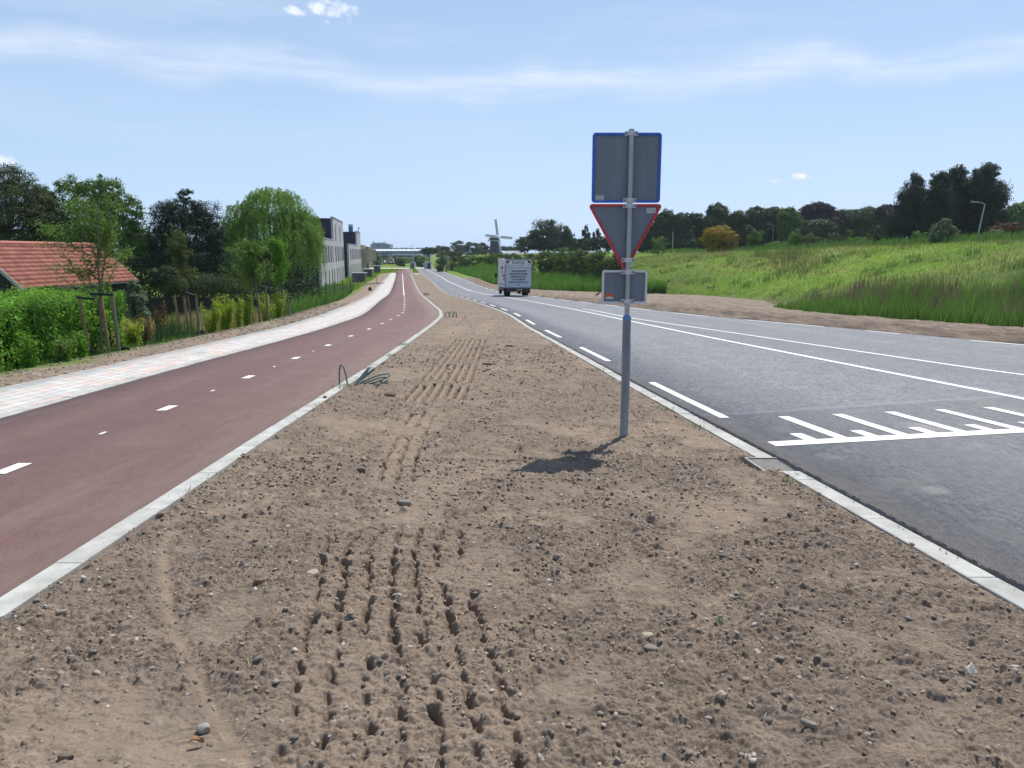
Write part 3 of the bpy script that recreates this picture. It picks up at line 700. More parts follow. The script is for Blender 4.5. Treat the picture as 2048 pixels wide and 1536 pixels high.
# crumbs of asphalt and earth along the two kerbs
n = 3600; y = 2.2+20*rng.random(n)**1.5; y = y[fbm(y*2.3, y*0, 88, 3) > rng.uniform(-.25, .5, n)]; n = len(y); e1 = rkO(y)+.150+rng.normal(0, .030, n); e2 = cycR(y)+.15-np.abs(rng.normal(0, .05, n)); s = rng.random(n) < .6
px = np.where(s, e1, e2)
pebbles(np.stack([px, y, zc(y)+np.where(s, rng.uniform(.0, .018, n), .008)], 1), (.002+.0045*rng.random(n)**2)*np.clip(.6+y*.08, .7, 1.6), 'kerb_crumbs', simple('crumb', (.06, .055, .05), .9, .2, var=.4, scale=20))
# ------------------------------------------------------------------ things
M_galv = simple('galvanised_steel', (.36, .375, .39), .45, .5, metal=.75, var=.14, scale=14, sx=(1, 1, .3))
M_sleeve = simple('weathered_steel', (.26, .275, .31), .6, .4, metal=.35, var=.3, scale=9, sx=(1, 1, .15), dirt=(.24, .24, .23))
M_blue = simple('blue_enamel', (.02, .11, .52), .35, .5, var=.1, scale=10)
M_red = simple('red_enamel', (.56, .018, .022), .35, .5, var=.12, scale=10)
M_white = simple('white_enamel', (.62, .62, .64), .4, .5, var=.06, scale=10)
M_signback = simple('sign_back_grey', (.165, .188, .225), .5, .4, metal=.2, var=.13, scale=3.5, sx=(3, 1, .5), dirt=(.22, .235, .26), bmp=.05, bscale=20)
M_vbolt = simple('bolt_dark', (.08, .08, .10), .5, .4, var=.1)
M_collar = simple('blue_collar', (.10, .22, .44), .5, .4, var=.15, scale=30)
M_black = simple('black_rubber', (.018, .018, .02), .7, .3, var=.3, scale=20)
M_dark = simple('dark_paint', (.03, .032, .036), .55, .35, var=.25, scale=12)
M_stick = simple('sticker_paper', (.60, .60, .58), .6, .3, var=.08, scale=60)
M_ink = simple('printing_ink', (.07, .07, .09), .6, .3, var=.2, scale=80)
M_orange = simple('orange_print', (.62, .16, .035), .5, .4, var=.15, scale=70)

def convex_inset(P, d):
    n = len(P); L = []
    for i in range(n):
        a = Vector(P[i]); b = Vector(P[(i+1) % n]); t = (b-a).normalized(); nn = Vector((-t.y, t.x))
        L.append((a+nn*d, t))
    R = []
    for i in range(n):
        p, t = L[i-1]; q, s = L[i]
        den = t.x*s.y-t.y*s.x; k = ((q.x-p.x)*s.y-(q.y-p.y)*s.x)/den; R.append((p.x+t.x*k, p.y+t.y*k))
    return R
def rounded(P, r, n=6):
    """counter-clockwise convex polygon with rounded corners"""
    I = convex_inset(P, r); out_ = []
    m = len(P)
    for i in range(m):
        a = Vector(P[i])-Vector(P[i-1]); b = Vector(P[(i+1) % m])-Vector(P[i])
        a0 = math.atan2(-a.x, a.y); b0 = math.atan2(-b.x, b.y)      # inward normals' angles
        a1 = math.atan2(a.y, a.x)-PI/2; b1 = math.atan2(b.y, b.x)-PI/2
        while b1 < a1: b1 += 2*PI
        for k in range(n+1):
            t = a1+(b1-a1)*k/n; out_.append((I[i][0]+r*math.cos(t), I[i][1]+r*math.sin(t)))
    return out_
def sign_plate(P, rim, r, y, rimmat, parent, pname):
    o_ = rounded(P, r); i_ = rounded(convex_inset(P, rim), max(r-rim, .006)); n = len(o_)
    mb = MB(); mb.prism(o_, y+.004, y+.012); pl = mb.build(pname, [M_signback], parent)
    mb = MB(); V = []
    for (loop, yy) in ((o_, y+.014), (o_, y-.012), (i_, y-.012), (i_, y+.0035)): V += [(p[0], yy, p[1]) for p in loop]
    V += [(p[0], y+.0145, p[1]) for p in o_]
    F = [(k*n+j, k*n+(j+1) % n, (k+1)*n+(j+1) % n, (k+1)*n+j) for k in range(3) for j in range(n)]
    F += [tuple(4*n+j for j in range(n))]
    mb.add(V, F); mb.build('rim', rimmat, pl); return pl
PX, PY = 1.098, 7.36; PZ = float(zc(PY))
sg = empty('traffic_sign', (PX, PY, PZ), 0, 'grey backs of three traffic signs stacked on one steel post in the dirt verge', 'traffic sign')
def lc(u, v, y=PY+.03): p = at(u, v, y); return (p[0]-PX, p[2]-PZ)
zt = lc(1257, 262)[1]; zs = lc(1250, 633)[1]
mb = MB(); mb.tube([(0, 0, zs-.02), (0, 0, zt)], .0242, 20); mb.tube([(0, 0, zt), (0, 0, zt+.012)], .026, 20); mb.build('post', M_galv, sg, smooth=False)
mb = MB(); mb.tube([(0, 0, -.06), (0, 0, zs-.03)], .0395, 24); mb.tube([(.041, .0, .35), (.041, 0, zs-.25)], .0022, 5); mb.build('ground_sleeve', M_sleeve, sg)
mb = MB(); mb.tube([(0, 0, zs-.032), (0, 0, zs-.004), (0, 0, zs+.018)], [.0415, .0405, .026], 24); mb.build('collar', M_collar, sg)
def R4(a, b): return [(a[0], b[1]), (b[0], b[1]), (b[0], a[1]), (a[0], a[1])]
a, b = lc(1185.5, 265.5), lc(1319.5, 405.5)
s1 = sign_plate(R4(a, b), .022, .03, .032, M_blue, sg, 'square_plate')
t0, t1, t2 = lc(1175.5, 408), lc(1326, 408), lc(1250, 546)
s2 = sign_plate([t2, t1, t0], .022, .025, .032, M_red, sg, 'triangular_plate')
c_, d_ = lc(1204.5, 540.5), lc(1293, 607)
s3 = sign_plate(R4(c_, d_), .020, .03, .032, M_white, sg, 'small_plate')
M_clamp = simple('clamp_metal', (.55, .56, .58), .5, .5, metal=.15, var=.12, scale=30)
for v in (267.5, 401, 412, 520, 544, 602):
    z = lc(1250, v)[1]; mb = MB(); P = []
    n_ = 14; prof = [(-.062, .006), (-.033, .006)]+[(-.030*math.cos(t), .004-.033*math.sin(t)) for t in np.linspace(0, PI, n_)]+[(.033, .006), (.062, .006)]
    V = []; 
    for dz in (-.020, .020):
        V += [(p[0], p[1], z+dz) for p in prof]+[(p[0]*(.9 if abs(p[0]) < .031 else 1), p[1]+.006, z+dz) for p in prof]
    m_ = len(prof); F = []
    for q in range(m_-1): F += [(q, q+1, q+1+2*m_, q+2*m_), (m_+q, m_+q+1, q+1, q), (3*m_+q, 3*m_+q+1, 2*m_+q+1, 2*m_+q)]
    mb.add(V, F); cl_ = mb.build('clamp', M_clamp, sg)
    for s_ in (-1, 1): mb = MB(); mb.disc((s_*.049, -.001, z), .008, 6, 'y', .014); mb.build('bolt', M_vbolt, cl_)
def sticker(u0, v0, u1, v1, parent, mat, rot=0):
    p, q = lc(u0, v0), lc(u1, v1); cx, cz = (p[0]+q[0])/2, (p[1]+q[1])/2; ww, hh_ = q[0]-p[0], p[1]-q[1]
    m_ = MB(); m_.box((cx, .0345, cz), (ww, .0015, hh_), ry=rot); st = m_.build('sticker', mat, parent)
    m_ = MB(); r = random.Random(u0)
    for i in range(3):
        z = cz+hh_*(.28-i*.27)
        x = cx-ww*.4
        while x < cx+ww*.36:
            l = ww*r.uniform(.06, .16); m_.box((x+l/2, .0333, z), (l, .0006, hh_*.10)); x += l+ww*.06
    m_.build('printing', M_ink, st); return st
sticker(1191, 391, 1207.5, 401.5, s1, M_stick); sticker(1293.5, 416, 1311.5, 426, s2, M_stick, -.03)
st = sticker(1210.5, 586.5, 1227.5, 598, s3, M_orange)
p, q = lc(1211, 593), lc(1227, 597.5)
mb = MB(); n = 9; cx = (p[0]+q[0])/2; rr = (q[0]-p[0])/2
mb.prism([(cx-rr, q[1])]+[(cx+rr*math.cos(PI-k*PI/n), q[1]+(p[1]-q[1])*math.sin(k*PI/n)) for k in range(n+1)][1:-1]+[(cx+rr, q[1])], .0325, .0332)
mb.build('white_arc', M_stick, st)

# drain grating let into the kerb
dg = empty('storm_drain', (2.190, 6.28, float(zc(6.28))-.017), 0, 'worn iron drain grating set in the kerb beside the asphalt edge', 'drain')
M_iron = simple('cast_iron', (.27, .26, .245), .7, .4, metal=.3, var=.25, scale=18, dirt=(.30, .25, .19))
sk = -.09
def dpt(x, y): return (x+sk*y, y)
mb = MB()
for (x, y, w_, h_) in ((0, -.213, .30, .016), (0, .213, .30, .016), (-.142, 0, .016, .41), (.142, 0, .016, .41)):
    p = dpt(x, y); mb.box((p[0], p[1], 0), (w_, h_, .05), rz=-sk if h_ > .1 else 0)
mb.build('frame', M_iron, dg)
mb = MB()
for i in range(15):
    y = -.19+i*.027; p = dpt(0, y); mb.box((p[0], p[1], -.004), (.268, .013, .035))
for x in (-.045, .045): p = dpt(x, 0); mb.box((p[0], p[1], -.006), (.012, .40, .03), rz=-sk)
mb.build('grate', M_iron, dg)
mb = MB(); mb.box((0, 0, -.06), (.29, .41, .02)); mb.build('pit', M_black, dg)

# single stones large enough to point at
def stone(x, y, dims, rz, label, mat, seed, blocky=.6):
    import bmesh
    r = np.random.default_rng(seed)
    b = bmesh.new(); bmesh.ops.create_icosphere(b, subdivisions=3, radius=1)
    V = np.array([v.co[:] for v in b.verts]); F = np.array([[v.index for v in f.verts] for f in b.faces]); b.free()
    V = np.sign(V)*np.abs(V)**(1-blocky*.55)
    for _ in range(7):
        d = r.normal(size=3); d /= np.linalg.norm(d); k = V@d; lim = r.uniform(.62, .9)*k.max(); V -= np.outer(np.maximum(k-lim, 0), d)
    V *= 1+.05*perlin(V[:, 0]*3+seed, V[:, 1]*3+V[:, 2]*2.3, seed)[:, None]
    V = V/np.abs(V).max(0)*np.array(dims)/2
    c, s = math.cos(rz), math.sin(rz); V = np.stack([V[:, 0]*c-V[:, 1]*s, V[:, 0]*s+V[:, 1]*c, V[:, 2]], -1)
    h, _, _ = dirt_fields(np.array([x]), np.array([y]), 3)
    o = link('stone', to_mesh('stone', V, [F]), mat, loc=(x, y, float(zc(y))+max(h[0], -.002)+dims[2]*.30))
    return tag(o, label, 'stone')
def mat_stone(n, a): return simple(n, a, .9, .2, var=.22, scale=22, bmp=.5, bscale=70)
Ms1 = mat_stone('grey_stone', (.20, .175, .15)); Ms2 = mat_stone('pale_stone', (.36, .30, .24)); Ms3 = mat_stone('brown_stone', (.16, .12, .09)); Ms4 = mat_stone('brick_red', (.30, .13, .08))
for a in [(-.75, 5.12, (.105, .06, .05), .1, 'flat pale topped grey stone at the far end of the near tyre tracks', Ms1, 1),
          (-1.04, 3.80, (.075, .06, .045), .2, 'squarish pinkish stone at the left edge of the tyre tracks', Ms2, 2),
          (-1.28, 3.68, (.055, .04, .032), .4, 'small dark wedge shaped stone just left of the squarish pinkish one', Ms3, 3),
          (.585, 3.11, (.058, .035, .028), .1, 'flat pale stone lying just behind the larger dark one right of centre', Ms2, 4),
          (.58, 3.00, (.065, .045, .036), -.1, 'larger dark angular stone touching a flat pale one right of centre', Ms1, 5),
          (.77, 2.60, (.03, .034, .030), .6, 'pale upright pebble in the dirt in the near right foreground', Ms2, 6),
          (-1.07, 2.43, (.045, .04, .03), .5, 'whitish crumbly lump in the near left of the dirt', mat_stone('chalky_lump', (.27, .25, .22)), 7),
          (-.06, 17.7, (.22, .12, .06), .05, 'flat grey block alone right of the far tyre tracks', Ms1, 8),
          (-.43, 13.9, (.22, .16, .05), -.1, 'dark clod beside the right side of the far tyre tracks', Ms3, 9),
          (-1.21, 5.98, (.07, .05, .05), 0, 'round dark stone left of the thin middle tyre tracks', Ms3, 10),
          (-1.62, 10.1, (.16, .12, .07), .3, 'dark crumbled clod between the green conduit and the tyre tracks', Ms3, 11),
          (-1.44, 2.25, (.05, .035, .03), 0, 'dark brown clod near the bottom left of the dirt', Ms3, 12),
          (.25, 4.05, (.045, .04, .036), 0, 'small dark stone in open dirt right of the near tyre tracks', Ms1, 13),
          (1.02, 2.42, (.03, .06, .022), .9, 'elongated grey flint in the near right foreground', Ms1, 14),
          (-2.46, 9.95, (.05, .035, .03), 0, 'reddish brick chip lying beside the cycle path kerb', Ms4, 15)]: stone(*a)
# a twig and a dead leaf
mb = MB(); z = float(zc(2.5)); mb.tube([(.26, 2.53, z+.016), (.31, 2.52, z+.018), (.36, 2.515, z+.022), (.40, 2.50, z+.022), (.43, 2.50, z+.014)], [.004, .006, .008, .013, .010], 9)
tag(mb.build('twig', mat_stone('dead_wood', (.17, .14, .11)), smooth=True), 'thick grey piece of dead root lying in the near foreground', 'twig')
mb = MB(); V = []; z = float(zc(2.3))+.012
for i in range(7):
    t = i/6; w_ = .016*math.sin(PI*min(.98, t+.02))**.7
    for s, k in ((-1, .012), (0, 0), (1, .014)): V.append((-1.08+t*.045+s*w_*.3, 2.33+t*.022-s*w_*.7, z+k*(.5+t)+.01*math.sin(t*5)))
mb.add(V, [(3*i+j, 3*i+j+1, 3*i+j+4, 3*i+j+3) for i in range(6) for j in range(2)])
tag(mb.build('dead_leaf', simple('dead_leaf', (.33, .18, .10), .7, .3, var=.2, scale=60)), 'curled orange brown dead leaf at the bottom left of the dirt', 'leaf')

# bundles of green conduit sticking out of the ground
M_cond = simple('green_conduit', (.10, .17, .165), .5, .4, var=.2, scale=25, bmp=.6, bscale=220)
M_cond2 = simple('grey_green_conduit', (.22, .27, .25), .6, .3, var=.2, scale=25)
def bez(P, n=18):
    P = [Vector(p) for p in P]; R = []
    for i in range(n+1):
        t = i/n; Q = P[:]
        while len(Q) > 1: Q = [Q[k].lerp(Q[k+1], t) for k in range(len(Q)-1)]
        R.append(tuple(Q[0]))
    return R
cb = empty('cable_conduit', (-2.38, 11.2, float(zc(11.2))), 0, 'coil of dark green conduit looping out of the dirt by the kerb', 'conduit')
loops = [[(-.17, .05, -.05), (-.20, .05, .30), (-.13, .05, .55), (-.04, .0, .10), (-.05, 0, -.05)],
         [(0, -.1, -.04), (.10, -.1, .05), (.35, .05, .22), (.55, .15, .38), (.32, .0, .30), (.10, -.05, .03), (.02, -.1, -.04)],
         [(.0, -.05, -.04), (.15, 0, .08), (.40, .1, .34), (.34, .2, .42), (.1, .1, .05), (.0, 0, -.04)],
         [(.05, -.12, -.03), (.30, -.1, .05), (.80, .1, .12), (.72, .2, .26), (.30, .1, .16), (.05, 0, -.03)],
         [(.10, -.2, -.03), (.35, -.22, .03), (.70, -.1, .05), (.72, .0, .22), (.4, 0, .16), (.1, -.1, -.02)]]
for L in loops:
    mb = MB(); mb.tube(bez(L), .0115, 8); mb.build('conduit_loop', M_cond, cb, smooth=True)
for i, (x, y, lab) in enumerate([(-2.62, 31.6, 'cluster of pale grey conduit loops at the bend of the cycle path kerb'), (-8.6, 77.5, 'far dark stub of conduit beside the cycle path kerb')]):
    c2 = empty('cable_conduit', (x, y, float(zc(y))), 0, lab, 'conduit'); r = random.Random(i)
    for k in range(5):
        a = r.uniform(-.25, .3); h = r.uniform(.20, .34)*(1 if i == 0 else .8); b = a+r.uniform(.08, .2)
        mb = MB(); mb.tube(bez([(a, 0, -.05), (a-.05, .05, h), (b+.05, .1, h+.1), (b, .1, -.05)], 12), .014 if i == 0 else .03, 6)
        mb.build('conduit_loop', M_cond2 if i == 0 else M_cond2, c2, smooth=True)

# ------------------------------------------------------------------ delivery van
def text_part(name, txt, size, loc, rot, mat, parent, sx=1.0, ext=.004):
    cu = bpy.data.curves.new(name, 'FONT'); cu.body = txt; cu.size = size; cu.align_x = 'CENTER'; cu.align_y = 'CENTER'; cu.extrude = ext; cu.offset = size*.03
    to = bpy.data.objects.new('tmp_text', cu); COL.objects.link(to)
    bpy.context.view_layer.update()
    me = bpy.data.meshes.new_from_object(to.evaluated_get(bpy.context.evaluated_depsgraph_get()))
    bpy.data.objects.remove(to)
    o = link(name, me, mat, parent); o.location = loc; o.rotation_euler = rot; o.scale = (sx, 1, 1); return o
M_van = simple('van_white', (.70, .71, .73), .35, .5, var=.05, scale=2, dirt=(.50, .49, .47))
M_vgrey = simple('van_grey_trim', (.10, .11, .14), .5, .4, var=.2, scale=6)
M_tail = simple('tail_lamp_red', (.16, .015, .02), .3, .5, var=.1)
M_glass = simple('dark_glass', (.02, .025, .03), .1, .6, var=.1)
M_vred = simple('lettering_red', (.36, .07, .07), .5, .4, var=.1); M_vtxt = simple('lettering_blue_grey', (.02, .025, .05), .5, .4, var=.1)
vz = float(zc(70.3))+.034
van = empty('delivery_van', (.58, 70.2, vz), math.radians(9), 'white box van with dark lettering driving away on the road', 'van')
W, Lb_, z0, z1 = 2.42, 4.5, .80, 3.36
mb = MB(); mb.box((0, Lb_/2, (z0+z1)/2), (W, Lb_, z1-z0)); mb.build('cargo_box', M_van, van)
mb = MB(); mb.box((0, -.01, z1+.01), (W+.04, .14, .07)); mb.box((-W/2-.005, -.01, (z0+z1)/2-.25), (.05, .09, z1-z0-.45)); mb.box((W/2+.005, -.01, (z0+z1)/2-.25), (.05, .09, z1-z0-.45)); mb.box((0, -.02, z0-.03), (W+.02, .16, .11)); mb.box((0, -.012, 2.62), (W-.1, .03, .03)); mb.build('edge_frame', M_vgrey, van)
mb = MB(); mb.box((0, -.02, (z0+.06+2.58)/2), (W-.16, .05, 2.58-z0-.08)); ll = mb.build('tail_lift_door', simple('tail_lift_grey', (.50, .53, .61), .5, .4, var=.06, scale=2), van)
hd = MB(); hd.box((0, -.02, 2.98), (W-.1, .03, .60)); hp = hd.build('header_panel', M_van, van)
for s in (-1, 1):
    mb = MB(); mb.prism([(s*(W/2-.07), 3.20), (s*(W/2-.40), 3.20), (s*(W/2-.30), 2.98), (s*(W/2-.07), 2.98)] if s < 0 else [(s*(W/2-.07), 3.20), (s*(W/2-.07), 2.98), (s*(W/2-.30), 2.98), (s*(W/2-.40), 3.20)], -.05, -.038); mb.build('high_tail_lamp', M_tail, van)
mb = MB(); mb.box((0, -.037, 3.235), (1.0, .01, .035)); mb.box((0, -.037, 2.82), (1.35, .01, .05)); mb.box((-W/2+.26, -.037, 2.82), (.32, .01, .05)); mb.box((W/2-.26, -.037, 2.82), (.32, .01, .05)); mb.box((-W/2+.45, -.037, 3.235), (.5, .01, .03)); mb.box((W/2-.45, -.037, 3.235), (.5, .01, .03)); mb.build('trim_bars', M_vtxt, van)
RX = (PI/2, 0, 0)
text_part('company_name', 'KASTOL', .25, (0, -.045, 3.03), RX, M_vtxt, van, 1.3)
for i, (t, s) in enumerate([('TECHNISCHE', .20), ('GROOTHANDEL', .20), ('ZEVENHOVEN', .20), ('0172 538444', .20), ('WWW.KASTOL.NL', .20)]):
    text_part('lettering', t, s, (0, -.055, 2.27-i*.245), RX, M_vtxt, van, 1.12)
mb = MB(); mb.box((0, -.05, 1.08), (.3, .01, .06)); mb.build('badge', M_vtxt, van)
mb = MB(); a = [math.radians(80+i*22) for i in range(10)]; mb.tube([(.92+.16*math.cos(k), -.052, 2.25+.19*math.sin(k)) for k in a], .012, 4); mb.build('lock_ring', M_vgrey, van)
mb = MB(); mb.box((-W/2-.006, 1.9, 2.55), (.008, 1.3, .26)); mb.box((-W/2-.006, .8, 1.85), (.008, 1.0, .26)); mb.build('side_lettering', M_vred, van)
mb = MB()
for k, (y, z, l) in enumerate([(1.9, 2.25, 1.2), (1.9, 2.1, 1.1), (1.6, 1.9, .9), (.8, 1.6, .95), (.8, 1.48, .95), (2.2, 1.05, 3.6)]): mb.box((-W/2-.006, y, z), (.008, l, .07))
mb.build('side_small_print', M_vtxt, van)
mb = MB(); mb.box((0, Lb_/2, .66), (.9, Lb_-.2, .16)); mb.box((0, .12, .60), (W-.3, .12, .16)); mb.box((-.95, 2.6, .60), (.25, 1.4, .34)); mb.box((.95, 2.4, .60), (.25, 1.4, .34)); mb.box((0, .5, .52), (1.5, .5, .2)); mb.build('chassis', M_dark, van)
mb = MB(); mb.box((0, .05, .50), (W-.2, .06, .13)); mb.build('rear_bumper', M_dark, van)
mb = MB(); mb.box((.12, .01, .62), (.52, .02, .11)); mb.build('number_plate', simple('plate_pale', (.42, .40, .30), .5), van)
for s in (-1, 1):
    mb = MB(); mb.box((s*.92, .01, .60), (.34, .04, .12)); mb.build('tail_lamp', M_tail, van)
    mb = MB(); mb.disc((s*.98, 1.35, .36), .36, 24, 'x', .24); mb.disc((s*.70, 1.35, .36), .36, 24, 'x', .22); wh = mb.build('rear_wheel', M_black, van)
    mb = MB(); mb.disc((s*1.085, 1.35, .36), .2, 16, 'x', .03); mb.build('wheel_rim', M_galv, wh)
    mb = MB(); mb.disc((s*.92, 5.1, .35), .35, 24, 'x', .24); wh = mb.build('front_wheel', M_black, van)
    mb = MB(); mb.disc((s*1.03, 5.1, .35), .2, 16, 'x', .04); mb.build('wheel_rim', M_galv, wh)
    mb = MB(); mb.box((s*1.34, 5.25, 1.75), (.24, .12, .40)); mb.box((s*1.16, 5.25, 1.66), (.26, .03, .03)); mb.box((s*1.16, 5.25, 1.86), (.26, .03, .03)); mb.build('wing_mirror', M_dark, van)
    mb = MB(); mb.box((s*.95, .85, .5), (.5, .04, .5)); mb.build('mudguard', M_black, van)
mb = MB(); mb.prism([(4.52, .45), (6.3, .45), (6.45, 1.05), (6.2, 1.35), (5.6, 2.25), (4.52, 2.35)], -1.0, 1.0)
cabo = mb.build('cab', M_van, van, xf=Matrix(((0, 1, 0, 0), (1, 0, 0, 0), (0, 0, 1, 0), (0, 0, 0, 1))))
mb = MB(); mb.prism([(4.95, 1.45), (6.02, 1.45), (5.56, 2.1), (4.95, 2.15)], -1.01, 1.01); mb.build('side_windows', M_glass, cabo, xf=Matrix(((0, 1, 0, 0), (1, 0, 0, 0), (0, 0, 1, 0), (0, 0, 0, 1))))
mb = MB(); mb.box((0, 5.95, 1.82), (1.7, .02, .85), rx=-.585); mb.build('windscreen', M_glass, cabo)

# ------------------------------------------------------------------ the crow on the bank
def skin_chain(pts, rad, n=10): m_ = MB(); m_.tube(pts, rad, n); return m_
bx, by = 7.55, 68.; bz = max(hz(bx, by), float(zc(by)))+.10
cr = MB(); cr.tube([(-.24, 0, .06), (-.16, 0, .10), (-.08, 0, .15), (0, 0, .18), (.07, 0, .215), (.11, 0, .25), (.15, 0, .262), (.175, 0, .258), (.235, 0, .245)], [.014, .03, .055, .072, .06, .042, .038, .02, .004], 12)
for s in (-1, 1): cr.tube([(-.01, s*.03, .12), (.01, s*.03, .06), (0, s*.03, 0), (.04, s*.03, .0)], [.012, .007, .006, .004], 6)
for s in (-1, 1): cr.tube([(.05, s*.055, .20), (-.05, s*.068, .17), (-.16, s*.04, .12), (-.25, s*.015, .075)], [.02, .03, .02, .004], 8)
co_ = cr.build('crow', simple('black_feathers', (.012, .012, .015), .5, .4, var=.3, scale=30), smooth=True); co_.location = (bx, by, bz); co_.scale = (1.15,)*3
tag(co_, 'black crow standing on the bare earth bank beside the road', 'bird')

# ------------------------------------------------------------------ barn with a red tiled roof
def mat_tiles():
    m, nt = newmat('clay_tiles'); co = coord(nt); uv = coord(nt, 'UV')
    wn = nd(nt, 'ShaderNodeTexWhiteNoise', Vector=nd(nt, 'ShaderNodeVectorMath', dict(operation='FLOOR'), i0=uv).outputs[0]).outputs['Value']
    c = ramp(nt, wn, [(0, (.30, .108, .078)), (.5, (.40, .158, .115)), (1, (.47, .21, .155))])
    c = mixc(nt, ramp(nt, noise(nt, co, 1.2, 5, .7), [(.45, 0.), (.75, .45)]), c, (.24, .11, .09))
    fr = mth(nt, 'FRACT', nd(nt, 'ShaderNodeSeparateXYZ', Vector=uv).outputs[0]); c = mixc(nt, ramp(nt, fr, [(.60, 0.), (.70, .8), (.92, .8), (1., 0.)]), c, (.10, .035, .028))  # dark band per tile column: joint dirt plus painted trough shade
    out(nt, princ(nt, c, .8, .25, 0, bump(nt, noise(nt, co, 30, 3), .3, .01)).outputs[0]); return m
barn = empty('barn', (-25.3, 40, -2.6), 0, 'low dark timber barn with a red tiled roof behind the hedge', 'barn')
BL = 12.4; ex, ez = 0.0, 2.42; rx_, rz_ = -2.3, 4.62
nu = int(BL/.235)*8; nr = 11
u = np.linspace(0, BL, nu+1); 
rows_t = []; lift = []
for r in range(nr):
    for q, l in ((0, .0), (.03, .035), (.999, .004)): rows_t.append((r+q)/nr); lift.append(l)
T_ = np.array(rows_t); Lf = np.array(lift)
UU, TT = np.meshgrid(u, T_); LL = np.repeat(Lf[:, None], nu+1, 1)
ph = (UU/.235) % 1; prof = .075*np.where(ph < .62, np.sin(ph/.62*PI), -.45*np.sin((ph-.62)/.38*PI))
nrm = np.array([rz_-ez, 0, ex-rx_]); nrm = nrm/np.linalg.norm(nrm)
off = prof+LL
# rows run from the eave up; each course overlaps the one below
Xr = ex+.18+(rx_-ex-.18)*TT+nrm[0]*off; Zr = ez-.17+(rz_-ez+.17)*TT+nrm[2]*off
rf = grid_mesh('roof', Xr, UU-.15, Zr, mat_tiles(), uv=(UU/.235+.0001, np.floor(TT*nr+1e-4)), smooth=False, parent=barn)
mb = MB(); mb.add([(rx_, -.15, rz_), (2*rx_, -.15, ez), (2*rx_, BL-.1, ez), (rx_, BL-.1, rz_)], [(0, 1, 2, 3)]); mb.build('back_slope', rf.data.materials[0], rf)
mb = MB()
for k in range(int(BL/.33)): mb.tube([(rx_, -.15+k*.33, rz_+.02), (rx_, .16+k*.33, rz_+.05)], [.11, .125], 10)
mb.build('ridge_tiles', rf.data.materials[0], rf)
M_tim = simple('dark_timber', (.035, .033, .035), .85, .2, var=.35, scale=3, sx=(8, 8, .4)); M_barge = simple('barge_board_white', (.38, .37, .36), .7, .3)
mb = MB(); mb.prism([(ex-.05, 0), (ex-.05, ez-.05), (rx_, rz_-.12), (2*rx_+.05, ez-.05), (2*rx_+.05, 0)], .1, BL-.35)
for k in range(18): mb.box((2*rx_+.2+k*.25, .085, 1.4), (.02, .03, 2.7))
mb.build('wall', M_tim, barn)
L_ = math.hypot(rx_-ex, rz_-ez); an = math.atan2(rz_-ez, -(rx_-ex))
for yy in (-.17, BL-.12):
    mb = MB(); mb.box(((rx_+ex)/2+.06, yy, (rz_+ez)/2-.10), (L_+.30, .035, .17), ry=an); mb.box(((3*rx_-ex)/2-.0, yy, (rz_+ez)/2-.10), (L_+.2, .035, .17), ry=-an); mb.build('barge_board', M_barge if yy < 0 else M_dark, barn)
mb = MB(); mb.tube([(ex+.2, -.15, ez-.22), (ex+.2, BL-.1, ez-.22)], .06, 10); mb.tube([(ex+.1, .3, ez-.25), (ex+.03, .3, 0)], .04, 8); mb.build('gutter', M_dark, barn)

# ------------------------------------------------------------------ flats along the far left
dirv = Vector((-math.sin(math.radians(8)), math.cos(math.radians(8)), 0)); lef = Vector((-dirv.y, dirv.x, 0))
BO = Vector((-25.7, 105, 0))
def blk(mb, s0, s1, t0, t1, z0, z1):
    P = [BO+dirv*s+lef*t for s, t in ((s0, t0), (s1, t0), (s1, t1), (s0, t1))]
    mb.add([(p.x, p.y, z) for z in (z0, z1) for p in P], [(0, 1, 2, 3), (4, 5, 6, 7), (0, 1, 5, 4), (1, 2, 6, 5), (2, 3, 7, 6), (3, 0, 4, 7)])
M_navy = simple('navy_brick', (.022, .025, .042), .8, .25, var=.3, scale=2, bmp=.4, bscale=14)
M_lc = simple('pale_brick', (.40, .40, .415), .85, .25, var=.14, scale=1.2, bmp=.5, bscale=12, dirt=(.17, .16, .15))
M_tan = simple('tan_timber', (.20, .155, .105), .8, .25, var=.25, scale=1.5, sx=(1, 1, .2))
M_cop = simple('zinc_coping', (.35, .36, .38), .5, .5, var=.1); M_win = simple('window_glass', (.012, .015, .024), .35, .3, var=.3, scale=.6)
M_blind = [simple('blind_blue', (.04, .06, .22), .7), simple('blind_ochre', (.30, .20, .08), .7), simple('blind_white', (.40, .40, .42), .7)]
def win(root, s0, s1, za, zb, blind=None):
    m_ = MB(); blk(m_, s0-.06, s1+.06, -.012, .1, za-.08, zb+.06); f = m_.build('window', M_dark, root)
    m_ = MB(); blk(m_, s0, s1, -.022, -.014, za, zb); m_.build('pane', M_win if blind is None else M_blind[blind], f)
def group_box(root, name, mat, *boxes):
    m_ = MB()
    for b_ in boxes: blk(m_, *b_)
    return m_.build(name, mat, root)
b1 = empty('apartment_building', (0, 0, 0), 0, 'nearest flats with pale brick front, navy end wall and set back navy tower', 'building')
GZ0 = -4.3
group_box(b1, 'wall', M_lc, (0, 42, 0, .35, GZ0, 3.5), (20.8, 42, .02, .35, 3.5, 7.1))
group_box(b1, 'end_wall', M_navy, (.02, 41.9, .36, 14, GZ0, 3.3), (20.78, 41.9, .36, 9, 3.3, 6.95))
group_box(b1, 'coping', M_cop, (-.05, 20.7, -.06, .42, 3.5, 3.62), (20.7, 42.1, -.06, .42, 7.1, 7.2))
group_box(b1, 'chimney', M_navy, (22, 24, 4, 6, 6.9, 7.9))
